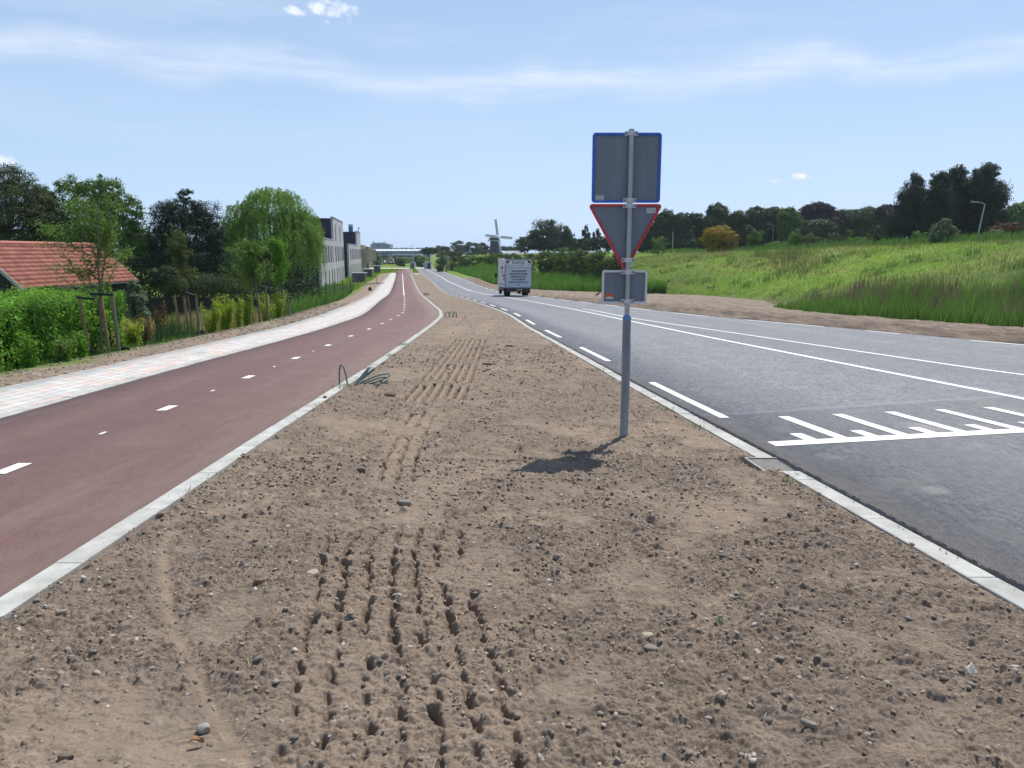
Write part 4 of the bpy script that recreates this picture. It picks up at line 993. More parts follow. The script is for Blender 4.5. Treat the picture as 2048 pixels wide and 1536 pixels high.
for k, s in enumerate([1.8, 4.6, 7.4, 10.4, 14.2, 18.0, 23.2, 27.5, 31.6, 36, 39.4]):
    win(b1, s, s+.85, .16, 2.5, None); win(b1, s+1.2, s+2.0, .16, 2.5, [None, 0, 1, 0, None, 2, None, None, 1, None, None][k])
for s in [5, 10.5, 15.6, 19.8, 25.5, 30.5, 35.5, 39.4]: win(b1, s, s+1.1, -3.3, -1.1)
for s in (24.6, 33.5): win(b1, s, s+1.2, 3.5, 6.0)
b2 = empty('apartment_building', (0, 0, 0), 0, 'middle block of flats with navy end wall and blue tank on the roof', 'building')
group_box(b2, 'wall', M_lc, (55.6, 103, 0, .35, GZ0, 3.25), (86, 103, .02, .35, 3.25, 6.6))
group_box(b2, 'end_wall', M_navy, (55.58, 102.9, .36, 14, GZ0, 3.1), (85.98, 102.9, .36, 14, 3.1, 6.5))
group_box(b2, 'coping', M_cop, (55.5, 86, -.06, .42, 3.25, 3.37), (85.9, 103.1, -.06, .42, 6.6, 6.7))
for s in [59.5, 65, 70.5, 76, 82, 88, 94, 99]: win(b2, s, s+1.1, .1, 2.3); win(b2, s+1.9, s+2.9, .1, 2.3)
for s in [58, 62, 66, 70, 74, 79, 84, 90, 96]: win(b2, s, s+1.1, -3.3, -1.1)
tk = at(700, 464, 192); mb = MB(); mb.tube([(tk[0], 193, 6.4), (tk[0], 193, 7.9)], .55, 18); t_ = mb.build('roof_tank', simple('tank_blue', (.06, .15, .28), .5, .4), b2)
mb = MB(); mb.tube([(tk[0], 193, 7.9), (tk[0], 193, 8.4)], .57, 18); mb.build('tank_lid', M_white, t_)
mb = MB(); mb.tube([(tk[0]+1.9, 193, 6.4), (tk[0]+1.9, 193, 7.6)], .1, 8); mb.tube([(tk[0]+1.6, 193, 7.5), (tk[0]+2.2, 193, 7.5)], .1, 8); mb.build('vent_pipe', M_galv, b2)
b3 = empty('apartment_building', (0, 0, 0), 0, 'farthest flats clad in tan timber with jutting pale balcony fins', 'building')
group_box(b3, 'wall', M_tan, (105, 133, 0, 12, GZ0, 3.6), (136, 165, -.6, 12, GZ0, 3.3), (168, 192, 0, 12, GZ0, 3.0))
group_box(b3, 'end_wall', M_navy, (104.9, 112, 1.2, 9, 3.6, 6.2), (133, 136, 1, 12, GZ0, 3.2), (165, 168, 1, 12, GZ0, 2.9))
group_box(b3, 'penthouse_side', M_lc, (104.95, 112, 1.1, 1.19, 3.6, 6.1))
for s in [107, 113, 120, 127, 140, 148, 156, 171, 179, 186]:
    for z in (-3.2, .3): win(b3, s, s+2.0, z, z+2.0)
for i, s in enumerate([111, 117.5, 124, 131, 144.5, 152.5, 161, 175, 183, 190]):
    m_ = MB(); z = (-.9, .6)[i % 2]; blk(m_, s, s+.3, -1.2, -.61 if 136 < s < 165 else -.01, -1.2+z*.4, 2.6); blk(m_, s+.3, s+2, -1.2, -.61 if 136 < s < 165 else -.01, -.3, -.1); m_.build('balcony', simple('balcony_pale', (.42, .39, .33), .7) if i == 0 else bpy.data.materials['balcony_pale'], b3)

# garden sheds and bin stores in front of the flats
def shed(u0, u1, vt, y, lab, dep=2.2):
    a = at(u0, vt, y); b = at(u1, vt, y); zg = hz((a[0]+b[0])/2, y)-.1; H_ = a[2]-zg; W_ = b[0]-a[0]
    r = empty('garden_shed', ((a[0]+b[0])/2, y, zg), math.radians(8), lab, 'shed')
    m_ = MB(); m_.box((0, dep/2, H_/2-.05), (W_-.25, dep-.2, H_-.1)); m_.build('wall', simple('shed_slat_grey', (.13, .13, .14), .8, .2, var=.3, scale=3, sx=(1, 1, 9)) if 'shed_slat_grey' not in bpy.data.materials else bpy.data.materials['shed_slat_grey'], r)
    m_ = MB(); m_.box((0, dep/2, H_-.06), (W_+.2, dep+.2, .14)); m_.build('roof', M_cop, r)
    for x in (-W_/2+.08, W_/2-.08):
        m_ = MB(); m_.box((x, .0, H_/2-.07), (.13, .13, H_-.14)); m_.build('corner_post', M_cop, r)
    m_ = MB(); m_.box((W_*.12, .085, H_*.45), (.9, .04, H_*.75)); m_.build('door', simple('shed_door', (.09, .09, .10), .7) if 'shed_door' not in bpy.data.materials else bpy.data.materials['shed_door'], r)
shed(703, 732, 545.5, 132, 'grey flat roofed bin store nearest to the pavement')
shed(726, 745, 538, 160, 'flat roofed garden store half hidden behind the nearest bin store', 3)
shed(747, 761, 531.5, 192, 'small dark shed beyond the two flat roofed stores', 3)

# ------------------------------------------------------------------ windmill
mill = empty('windmill', (0, 0, 0), 0, 'dark thatched smock windmill with four latticed sails beyond the embankment', 'windmill')
D = 420; mc = at(989, 508, D); k = D/F_PX
M_thatch = simple('thatch', (.06, .06, .075), .95, .1, var=.3, scale=.8, sx=(3, 3, 1)); M_sail = simple('sail_frame', (.50, .52, .56), .7, .3); M_sailw = simple('sail_white', (.62, .64, .67), .7, .3)
M_cloth = simple('sail_lattice', (.52, .55, .60), .8, .2)
mb = MB(); zb = mc[2]-3.0; zt_ = at(989, 481.5, D)[2]
def oct_(r, z): return [(mc[0]+r*math.cos(PI/8+i*PI/4), D+r*math.sin(PI/8+i*PI/4), z) for i in range(8)]
V = []; prof_ = [(14.5*k*1.02, zb), (13.2*k*.93, mc[2]+1), (10.8*k*.92, mc[2]+(zt_-mc[2])*.5), (9.4*k*.92, zt_)]
for r, z in prof_: V += oct_(r, z)
mb.add(V, [(i*8+j, i*8+(j+1) % 8, i*8+8+(j+1) % 8, i*8+8+j) for i in range(3) for j in range(8)]+[tuple(24+j for j in range(8))]); mb.build('body', M_thatch, mill)
mb = MB(); n = 12; V = []; capb = zt_+.2; caph = at(989, 471.5, D)[2]-capb
for yy, sx_, sz in ((-3.4, .35, .55), (-2.4, .8, .9), (0, 1, 1), (2.2, .8, .9), (3.6, .3, .5)):
    V += [(mc[0]+sx_*2.9*math.cos(i*PI/(n-1)), D+yy, capb+caph*sz*math.sin(i*PI/(n-1))**.8) for i in range(n)]
mb.add(V, [(i*n+j, i*n+j+1, i*n+n+j+1, i*n+n+j) for i in range(4) for j in range(n-1)]+[tuple(range(n)), tuple(4*n+j for j in range(n))]+[(i*n, i*n+n, i*n+2*n-1, i*n+n-1) for i in range(4)])
capo = mb.build('cap', M_thatch, mill); capo.rotation_euler = (0, 0, 0)
mb = MB(); mb.box((mc[0], D, zt_+.05), (6.6, 6.6, .45)); mb.build('cap_sill', M_sail, mill)
hub = Vector(at(997, 475.5, D-3.8)); ax = Vector((.30, -.95, 0)).normalized()
mb = MB(); mb.tube([tuple(hub-ax*3), tuple(hub+ax*.6)], .42, 10); mb.build('windshaft', M_sail, mill)
def sail(tip, wd, lab_mat):
    t = Vector(at(tip[0], tip[1], D-4.0)); d = (t-hub); L = d.length; d.normalize(); sd_ = d.cross(ax).normalized()
    m_ = MB(); m_.tube([tuple(hub+ax*.3), tuple(t)], [.24, .12], 6)
    for s in np.linspace(.16, .99, 16):
        p = hub+d*L*s+ax*.3; m_.tube([tuple(p-sd_*.12*wd), tuple(p+sd_*wd)], .045, 4)
    for q in (-.12, .35, .68, 1): m_.tube([tuple(hub+d*L*.16+sd_*wd*q+ax*.3), tuple(hub+d*L*.99+sd_*wd*q+ax*.3)], .05, 4)
    s_ = m_.build('sail', lab_mat, mill)
    m_ = MB(); a_ = hub+d*L*.16+ax*.32; P = [a_+sd_*.15*wd, a_+sd_*.95*wd, a_+d*L*.83+sd_*.95*wd, a_+d*L*.83+sd_*.15*wd]
    m_.add([tuple(p) for p in P]+[tuple(p+ax*.05) for p in P], [(0, 1, 2, 3), (4, 5, 6, 7), (0, 1, 5, 4), (1, 2, 6, 5), (2, 3, 7, 6), (3, 0, 4, 7)]); m_.build('sail_cloth', M_sailw if tip[1] > 470 and tip[0] < 990 else M_cloth, s_)
for tp, w_ in (((992.5, 438), -1.1), ((1024, 478.5), -1.2), ((970, 473), 1.2), ((1004, 509), .8)): sail(tp, w_, M_sail)
mb = MB()
for (p, q) in (((976, 480), (977, 505)), ((978, 474), (976, 481)), ((976, 481), (992, 480)), ((986, 471), (982, 487))):
    a_, b_ = at(*p, D+4), at(*q, D+4); mb.tube([a_, b_], .12, 5)
mb.build('tail_beams', M_sailw, mill)

# ------------------------------------------------------------------ far buildings, viaducts, lamps
M_pb = simple('pale_blue_cladding', (.22, .26, .36), .7, .3, var=.12, scale=.1); M_wh = simple('white_panel', (.70, .71, .74), .6, .3, var=.06, scale=.2); M_bl = simple('blue_cladding', (.10, .16, .34), .7, .3, var=.15, scale=.1)
def fbox(mb, u0, u1, vt, vb, y, dep=12):
    a = at(u0, vt, y); b = at(u1, vb, y); mb.box(((a[0]+b[0])/2, y+dep/2, (a[2]+b[2])/2), (b[0]-a[0], dep, a[2]-b[2]))
hall = empty('office_building', (0, 0, 0), 0, 'pale office block with rooftop masts on the horizon left of centre', 'building')
mb = MB(); fbox(mb, 745, 769, 485.5, 512, 760, 20); fbox(mb, 769.2, 780, 488, 512, 762, 20); fbox(mb, 741, 750, 488, 512, 764, 16); mb.build('wall', M_pb, hall)
mb = MB(); fbox(mb, 752, 761, 490.5, 492, 759, .8); fbox(mb, 778, 779.5, 489, 497, 761, .8); mb.build('window_band', M_bl, hall)
mb = MB()
for u_, v_ in ((747, 481), (755, 484), (761, 484), (769, 480.5), (746, 484)): fbox(mb, u_, u_+.5, v_, 486, 765, .4)
fbox(mb, 745, 747.5, 483.5, 486, 763, 4); fbox(mb, 767, 769, 483.5, 486, 763, 4); mb.build('roof_masts', M_cop, hall)
wh = empty('factory_hall', (0, 0, 0), 0, 'long blue hall below the white viaduct on the horizon', 'building')
mb = MB(); fbox(mb, 742, 860, 501.8, 514, 690, 20); mb.build('wall', simple('hall_blue', (.17, .23, .38), .7, .3, var=.15, scale=.06), wh)
mb = MB(); fbox(mb, 756, 779, 505.5, 508.5, 689.3, .5); fbox(mb, 770, 776, 508, 514, 689.2, .5); mb.build('loading_doors', simple('hall_navy', (.03, .06, .16), .7), wh)
vd = empty('viaduct', (0, 0, 0), 0, 'upper viaduct with a row of bright white panels on the horizon', 'viaduct')
mb = MB(); fbox(mb, 738, 904, 496.8, 498.2, 640, 12); fbox(mb, 738, 904, 501.3, 502.6, 640, 12); mb.build('deck', M_pb, vd)
mb = MB()
for i in range(21):
    u_ = 742+i*7.95; a = at(u_+.8, 498.1, 640.2); b = at(u_+6.8, 501.6, 636.5)
    mb.add([(a[0], 640.2, a[2]), (b[0], 640.2, a[2]), (b[0], 636.5, b[2]), (a[0], 636.5, b[2]), (a[0], 640.6, a[2]), (b[0], 640.6, a[2]), (b[0], 636.9, b[2]-.2), (a[0], 636.9, b[2]-.2)], [(0, 1, 2, 3), (4, 5, 6, 7), (0, 1, 5, 4), (1, 2, 6, 5), (2, 3, 7, 6), (3, 0, 4, 7)])
mb.build('panels', M_wh, vd)  # leaned back, an added tilt that lets the sun brighten them
mb = MB()
for i in range(6): u_ = 750+i*26; fbox(mb, u_, u_+2, 502.6, 517, 643, 4)
mb.build('piers', M_pb, vd)
r = random.Random(3); M_cat = simple('catenary_grey', (.25, .27, .31), .7)
for i in range(12): mb = MB(); u_ = 780+i*10+r.uniform(-2, 2); fbox(mb, u_, u_+r.uniform(4, 8), 495.4, 496.8, 642, 2); mb.build('roof_box', M_cat, vd)
for i in range(7): mb = MB(); u_ = 786+i*17; fbox(mb, u_, u_+.4, 491, 496.8, 646, .4); mb.build('mast', M_cat, vd)
v2 = empty('viaduct', (0, 0, 0), 0, 'low white edged bridge deck crossing above the green embankment', 'viaduct')
mb = MB(); fbox(mb, 784, 842, 509.2, 510.6, 430, 10); mb.build('parapet', M_wh, v2)
mb = MB(); fbox(mb, 785, 842, 510.7, 514.5, 431, 9); fbox(mb, 785, 789, 514, 528, 432, 7); mb.build('deck', simple('bridge_grey', (.16, .165, .17), .8), v2)
def lamp(u, vt, y, arm, lab, side=-1, lean=0, base=None):
    t = at(u, vt, y); zg = hz(t[0], y)-.2; H_ = t[2]-zg
    r = empty('street_lamp', (t[0], y, zg), 0, lab, 'street lamp')
    m_ = MB(); m_.tube([(-lean, 0, 0), (0, 0, H_)], [.10, .06], 8); m_.build('post', M_galv2, r)
    if arm:
        m_ = MB(); m_.tube([(0, 0, H_-.03), (side*arm*.5, 0, H_+.18), (side*arm, 0, H_+.25)], .045, 6); m_.build('arm', M_galv2, r)
        m_ = MB(); m_.box((side*(arm+.25), 0, H_+.26), (.75, .28, .12), ry=-side*.1); m_.build('lamp_head', M_galv2, r)
    return r
M_galv2 = simple('lamp_steel', (.36, .38, .40), .5, .4, var=.1)
lamp(1970, 408, 95, 1.05, 'curved street lamp in front of the tall dark conifers at right', -1, .7)
lamp(1547, 451, 175, 1.0, 'street lamp behind the crest beside the yellow tree', -1)
lamp(1158, 484, 235, 1.0, 'street lamp behind the bushes to the right of the big round trees', -1)
lamp(1346, 463, 150, 0, 'plain lamp post in front of the tree row right of the signs')
lamp(825, 488, 255, 0, 'tallest lamp post at the far road junction')
lamp(827.5, 511, 250, 0, 'shorter post just right of the tallest one at the junction')
def simplebox(name, u0, u1, vt, vb, y, dep, mat, lab, cat, roof=None):
    a = at(u0, vt, y); b = at(u1, vb, y); zg = min(b[2], hz((a[0]+b[0])/2, y)-.03); r = empty(name, ((a[0]+b[0])/2, y, zg), 0, lab, cat)
    H_ = a[2]-zg; W_ = b[0]-a[0]
    m_ = MB(); m_.box((0, dep/2, H_/2), (W_, dep, H_)); m_.build('body', mat, r)
    m_ = MB(); m_.box((0, dep/2, H_+.05), (W_+.15, dep+.15, .12)); m_.build('roof', roof or M_cop, r)
    m_ = MB(); m_.box((W_*.15, -.03, H_*.45), (W_*.35, .06, H_*.8)); m_.build('door', M_dark if roof is None else M_vgrey, r); return r
simplebox('site_container', 848, 863, 524, 534, 236, 3, simple('container_mauve', (.48, .47, .52), .7), 'pale grey site container at the far bend of the road', 'container')
simplebox('site_container', 819.5, 829, 526, 534, 240, 3, simple('container_slate', (.22, .25, .31), .7), 'dark slate site container at the far junction', 'container')
simplebox('junction_box', 878, 886, 534.5, 540, 206, 1, M_dark, 'small dark cabinet in the grass right of the far road', 'cabinet', M_dark)
def car(name, u0, u1, vt, vb, y, col, lab, cat, truck=False):
    a = at(u0, vt, y); b = at(u1, vb, y); zg = b[2]; r = empty(name, ((a[0]+b[0])/2, y, zg), 0, lab, cat); H_ = a[2]-zg; W_ = b[0]-a[0]
    m_ = MB(); m_.prism([(-W_/2, H_*.2), (W_/2, H_*.2), (W_/2, H_*.55), (W_*.3, H_), (-W_*.35, H_), (-W_/2, H_*.6)], 0, 1.9); m_.build('body', col, r)
    m_ = MB(); m_.prism([(-W_*.42, H_*.6), (W_*.42, H_*.6), (W_*.27, H_*.92), (-W_*.32, H_*.92)], -.01, 1.91); m_.build('windows', M_glass, r)
    for s in (-.3, .3): m_ = MB(); m_.disc((W_*s, .95, H_*.2), H_*.2, 14, 'y', 1.95); m_.build('wheel', M_black, r)
car('parked_truck', 777, 788, 518, 528, 330, M_wh, 'white truck parked by the far flats', 'truck')
car('parked_van', 764, 770, 520.5, 528.5, 320, M_wh, 'small white van parked between the far flats and the truck', 'van')
simplebox('trailer', 757, 763.5, 521, 529, 318, 3, simple('trailer_blue', (.35, .42, .52), .6), 'pale blue box trailer left of the small white van', 'trailer')
fh = empty('house', (0, 0, 0), 0, 'low brick house behind the parked vehicles at the far left', 'house')
mb = MB(); fbox(mb, 763, 773, 511, 527, 360, 8); mb.build('wall', simple('far_brick', (.20, .15, .12), .8), fh); mb = MB(); fbox(mb, 762.5, 773.5, 509.5, 511, 359, 9.5); mb.build('roof', simple('far_roof', (.2, .2, .21), .8), fh)
mb = MB(); a = at(1026, 501.5, 380); 
fb = empty('farmhouse', (a[0], 380, hz(a[0], 380)-.2), 0, 'low farmhouse with a pale roof half sunk behind the crest beside the windmill', 'house'); H_ = a[2]-(hz(a[0], 380)-.2)
mb.prism([(-5, 0), (5, 0), (5, H_*.35), (-5, H_*.35)], 0, 6); mb.build('wall', simple('farm_brick', (.2, .16, .13), .8), fb)
mb = MB(); mb.add([(-5.5, -.3, H_*.35), (5.5, -.3, H_*.35), (4, 3, H_), (-3, 3, H_), (-5.5, 6.3, H_*.35), (5.5, 6.3, H_*.35)], [(0, 1, 2, 3), (3, 2, 5, 4), (0, 3, 4), (1, 5, 2)]); mb.build('roof', simple('farm_roof', (.30, .31, .33), .7), fb)

# odds and ends left of the pavement
mg = empty('metal_gate', (-15.6, 60.5, hz(-15.6, 60.5)), math.radians(-4), 'black metal gate frame standing in tall weeds by the willow', 'gate'); 
tt = at(638, 563, 60.5)[2]-hz(-15.6, 60.5)
for x in (-.52, .52): mb = MB(); mb.box((x, 0, tt/2), (.07, .07, tt)); mb.build('gate_post', M_dark, mg)
mb = MB(); mb.box((0, 0, tt-.03), (1.0, .06, .06)); mb.build('top_rail', M_dark, mg); mb = MB(); mb.box((-.02, 0, tt/2), (.04, .04, tt-.08)); mb.build('middle_bar', M_dark, mg)
fp = None
fe = empty('fence', (0, 0, 0), 0, 'thin dark wire fence on slim posts behind the weeds before the flats', 'fence'); tops = []
for (u_, v_, y_) in ((651, 566, 66), (668, 563, 76), (685, 560, 88), (701, 558, 98), (715, 556, 106)):
    p = at(u_, v_, y_); zg = hz(p[0], y_); mb = MB(); mb.box((p[0], y_, (p[2]+zg)/2), (.07, .07, p[2]-zg)); mb.build('fence_post', M_dark, fe); tops.append(Vector((p[0], y_, p[2]-.08)))
mb = MB(); mb.tube([tuple(p) for p in tops], .015, 4); mb.tube([tuple(p-Vector((0, 0, .6))) for p in tops], .015, 4); mb.build('wires', M_dark, fe)
p = at(753, 553, 124); zg = hz(p[0], 124); mb = MB(); mb.box((p[0], 124, (p[2]+zg)/2), (.10, .10, p[2]-zg)); mb.prism([(p[0]-.05, p[2]), (p[0]+.05, p[2]), (p[0], p[2]+.1)], 123.95, 124.05); tag(mb.build('wooden_stake', simple('new_timber', (.42, .32, .2), .8)), 'pale wooden stake in bare earth beside the far pavement', 'stake')
p = at(740, 578, 98); zg = hz(p[0], 98); mb = MB(); mb.box((p[0], 98, zg+.2), (.42, .36, .40), rz=.3, taper=(.85, .85)); mb.tube([(p[0], 98, zg+.38), (p[0], 98, zg+.48)], .07, 8); tag(mb.build('marker_block', simple('maroon_block', (.12, .03, .025), .7)), 'small dark red marker block on the dirt left of the pavement', 'block')
mb = MB(); r = random.Random(8)
pp = at(744, 563, 125); 
for i in range(5): mb.box((pp[0]-.3+i*.25, 122+i*.3, hz(pp[0], 122)+.12+.05*(i % 2)), (.2, 4.2, .12), rz=-.5+r.uniform(-.15, .15))
tag(mb.build('timber_pile', simple('pale_timber', (.36, .35, .31), .8)), 'loose pile of pale boards beside the nearest bin store', 'timber pile')
p = at(1054, 506, 330); zg = hz(p[0], 330)
mb = MB(); mb.tube([(p[0], 330, zg-.1), (p[0], 330, p[2]-.15), (p[0], 330, p[2])], [.14, .12, .05], 8); mb.box((p[0], 329.9, p[2]-.35), (.45, .08, .3)); tag(mb.build('marker_post', M_dark), 'short dark marker post on the crest above the van', 'post')
# ------------------------------------------------------------------ plants
def leaves(C, N, size, aspect=.5, jit=.35, droop=0):
    """rhombic leaves at points C with rough normals N"""
    n = len(C)
    N = N+rng.normal(0, jit, (n, 3)); N /= np.linalg.norm(N, axis=1)[:, None]+1e-9
    A = rng.normal(0, 1, (n, 3)); A[:, 2] -= droop; A -= (A*N).sum(1)[:, None]*N; A /= np.linalg.norm(A, axis=1)[:, None]+1e-9
    B = np.cross(N, A); s = (size*rng.uniform(.65, 1.35, n))[:, None]
    V = np.stack([C-A*s*.5, C+B*s*aspect*.5+N*s*.06, C+A*s*.5, C-B*s*aspect*.5+N*s*.06], 1).reshape(-1, 3)
    return V
def leaf_mesh(name, V, mat, parent=None, loc=None):
    n = len(V)//4
    return link(name, to_mesh(name, V, [np.arange(4*n).reshape(n, 4)]), mat, parent, loc=loc)
def rdir(n):
    d = rng.normal(size=(n, 3)); return d/np.linalg.norm(d, axis=1)[:, None]
def crown_pts(blobs, n, clump=.28, nc=None, sig=.24, shell=.40, bottom=-.8):
    """blobs: (x,y,z,rx,ry,rz). Leaves gather in clumps that sit on each blob's uneven surface."""
    vol = np.array([b[3]*b[4]+b[4]*b[5]+b[3]*b[5] for b in blobs]); pr = vol/vol.sum(); Ps = []; Ns = []
    for b, p in zip(blobs, pr):
        m = int(n*1.45*p)+8; k = nc or max(14, int(m/55)); R = np.array(b[3:6])
        cd = rdir(k*2); cd = cd[cd[:, 2] > bottom][:k]; k = len(cd)
        cr = (shell+(1-shell)*rng.random(k)**.6)*(1+clump*.6*rng.normal(0, .5, k)); cc = cd*cr[:, None]
        idx = rng.integers(0, k, m); rad = (sig*rng.uniform(.6, 1.4, k))[idx]
        off = rdir(m)*(rng.random(m)**.45*rad*1.6)[:, None]; off[:, 2] *= .75
        P = (cc[idx]+off); Ps.append(P*R+np.array(b[:3])); nn = off/(rad[:, None]*1.2)*1.2+cd[idx]*.7+np.array([0, 0, .35]); Ns.append(nn)
    return np.concatenate(Ps), np.concatenate(Ns)
M_bark = simple('bark', (.085, .068, .052), .95, .1, var=.35, scale=9, sx=(3, 3, .5), bmp=.7, bscale=20)
M_bark_pale = simple('young_bark', (.16, .13, .10), .9, .1, var=.3, scale=30, sx=(2, 2, .4))
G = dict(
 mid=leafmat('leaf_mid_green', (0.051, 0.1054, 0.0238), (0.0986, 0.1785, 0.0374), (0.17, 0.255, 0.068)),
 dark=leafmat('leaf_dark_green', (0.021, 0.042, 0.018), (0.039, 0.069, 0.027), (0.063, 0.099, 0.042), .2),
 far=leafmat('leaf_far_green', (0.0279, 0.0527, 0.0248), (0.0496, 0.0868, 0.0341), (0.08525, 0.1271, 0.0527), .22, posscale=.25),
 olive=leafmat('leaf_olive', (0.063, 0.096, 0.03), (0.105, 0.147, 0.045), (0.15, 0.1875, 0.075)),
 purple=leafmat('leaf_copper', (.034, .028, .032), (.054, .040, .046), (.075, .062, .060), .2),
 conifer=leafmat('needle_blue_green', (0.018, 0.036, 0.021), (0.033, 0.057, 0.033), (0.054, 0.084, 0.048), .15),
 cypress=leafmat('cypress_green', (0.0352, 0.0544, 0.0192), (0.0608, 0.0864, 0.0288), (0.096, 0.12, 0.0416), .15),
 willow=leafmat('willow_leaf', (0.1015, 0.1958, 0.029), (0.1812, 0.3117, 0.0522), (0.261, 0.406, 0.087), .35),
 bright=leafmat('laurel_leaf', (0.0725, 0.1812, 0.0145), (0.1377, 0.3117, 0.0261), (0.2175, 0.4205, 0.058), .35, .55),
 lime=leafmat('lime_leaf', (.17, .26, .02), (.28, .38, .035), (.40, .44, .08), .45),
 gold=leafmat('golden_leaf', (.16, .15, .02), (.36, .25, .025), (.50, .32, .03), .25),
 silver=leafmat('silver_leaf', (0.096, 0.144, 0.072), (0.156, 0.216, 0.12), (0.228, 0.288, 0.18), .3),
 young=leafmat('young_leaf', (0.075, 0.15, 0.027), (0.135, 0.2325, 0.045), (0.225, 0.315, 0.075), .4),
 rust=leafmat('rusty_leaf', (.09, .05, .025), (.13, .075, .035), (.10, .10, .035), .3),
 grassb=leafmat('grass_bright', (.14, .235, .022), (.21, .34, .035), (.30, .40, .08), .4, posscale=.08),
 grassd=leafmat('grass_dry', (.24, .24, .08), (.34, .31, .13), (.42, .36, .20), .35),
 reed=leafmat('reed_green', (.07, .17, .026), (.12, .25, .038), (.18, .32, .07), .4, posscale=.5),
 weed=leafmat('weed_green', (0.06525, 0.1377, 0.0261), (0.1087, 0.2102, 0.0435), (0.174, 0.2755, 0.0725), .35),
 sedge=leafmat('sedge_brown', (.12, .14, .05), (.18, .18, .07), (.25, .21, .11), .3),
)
def trunk_mesh(h, r, blobs=(), base=(0, 0, 0), lean=(0, 0), n=9, limbs=5):
    mb = MB(); b = np.array(base, float); pts = [b+np.array([lean[0]*t+.04*h*math.sin(t*4+b[0])*t, lean[1]*t, h*t-(.15 if t == 0 else 0)]) for t in (0, .12, .35, .6, .8, 1)]
    mb.tube(pts, [r*1.35, r, r*.85, r*.65, r*.45, r*.22], n)
    R = random.Random(int(h*100))
    for i in range(limbs):
        if not blobs: break
        t = R.uniform(.35, .85); s = pts[2]*(1-t)+pts[4]*t; bb = blobs[i % len(blobs)]
        e = np.array(bb[:3])+np.array([R.uniform(-.6, .6)*bb[3], R.uniform(-.6, .6)*bb[4], R.uniform(-.2, .6)*bb[5]])
        m_ = s*.5+e*.5+np.array([0, 0, -.08*h*R.random()]); mb.tube([s, m_, e], [r*.42, r*.26, r*.08], 6)
    return mb
def tree(name, x, y, blobs, n, size, mat, label, group=None, tr=.18, th=None, cat='tree', asp=.55, limbs=6, sink=0, zb=None, **kw):
    """blobs are given relative to the foot (x, y, z up from the ground)"""
    z = (hz(x, y) if zb is None else zb)-sink
    root = empty(name, (x, y, z), 0, label, cat, group)
    top = max(b[2]+b[5]*.4 for b in blobs)
    trunk_mesh(th or top*.85, tr, blobs, limbs=limbs).build('trunk', M_bark, root, fixn=False)
    P, N = crown_pts(blobs, n, **kw)
    leaf_mesh('crown', leaves(P, N, size, asp), mat, root); return root
def pxblobs(x, y, z0, specs, depth=None):
    """specs: (u, v, ru, rv) as read off the photo for a tree standing at distance y; returned relative to (x, y, z0)"""
    R = []
    for (u, v, ru, rv) in specs:
        p = at(u, v, y); k = y/F_PX; R.append((p[0]-x, 0+rng.uniform(-.15, .15)*ru*k, p[2]-z0, ru*k, (depth or ru*k*.9), rv*k))
    return R
GR = 'trees along the horizon behind the grassy bank'
def ptree(name, u, y, specs, n, size, mat, label, group=None, **kw):
    x = at(u, 500, y)[0]; z = hz(x, y)
    if group == GR: specs = specs+[(specs[-1][0], 489, max(26, specs[-1][2]*.9), 15)]
    elif group in ('shrubs along the crest', 'tall conifers at the right'): specs = specs+[(specs[-1][0], min(specs[-1][1]+specs[-1][3]*.8, 494), specs[-1][2]*1.05, 12)]
    bl = pxblobs(x, y, z, specs)
    if kw.get('cat') in ('shrub', 'bush') or name == 'golden_tree':
        b = max(bl, key=lambda q: q[3]); zt2 = max(b[2]*.55, .3); bl.append((b[0], b[1], zt2*.75, b[3]*.95, b[4]*.95, zt2))
        n = int(n*1.25)
    return tree(name, x, y, bl, n, size, mat, label, group, **kw)

# --- right-hand tree belt behind the crest
GR = 'trees along the horizon behind the grassy bank'
ptree('broadleaf_tree', 1096, 225, [(1090, 462, 26, 24), (1072, 480, 20, 22), (1112, 476, 26, 26), (1120, 488, 24, 18), (1095, 490, 38, 16), (1058, 490, 14, 12)], 9000, .62, G['far'], 'big dark round tree left of the others, its outline like a dome above the van', GR, tr=.5)
ptree('broadleaf_tree', 1124, 218, [(1128, 470, 18, 20), (1134, 486, 14, 18)], 3000, .6, G['far'], 'slightly lighter round tree leaning on the right side of the dome shaped one', GR, tr=.4)
ptree('poplar', 1172, 212, [(1172, 472, 8, 20), (1170, 488, 18, 14)], 2600, .55, G['far'], 'small pointed tree standing between the dome shaped trees and the signs', GR, tr=.3)
ptree('poplar', 1193, 205, [(1193, 478, 8, 23), (1195, 490, 11, 12)], 1900, .55, G['dark'], 'narrow dark pointed tree just left of the signs', GR, tr=.3)
ptree('broadleaf_tree', 1216, 205, [(1214, 488, 12, 13), (1232, 480, 14, 17)], 1900, .55, G['far'], 'low dark tree seen through the gap beside the triangular sign', GR, tr=.3)
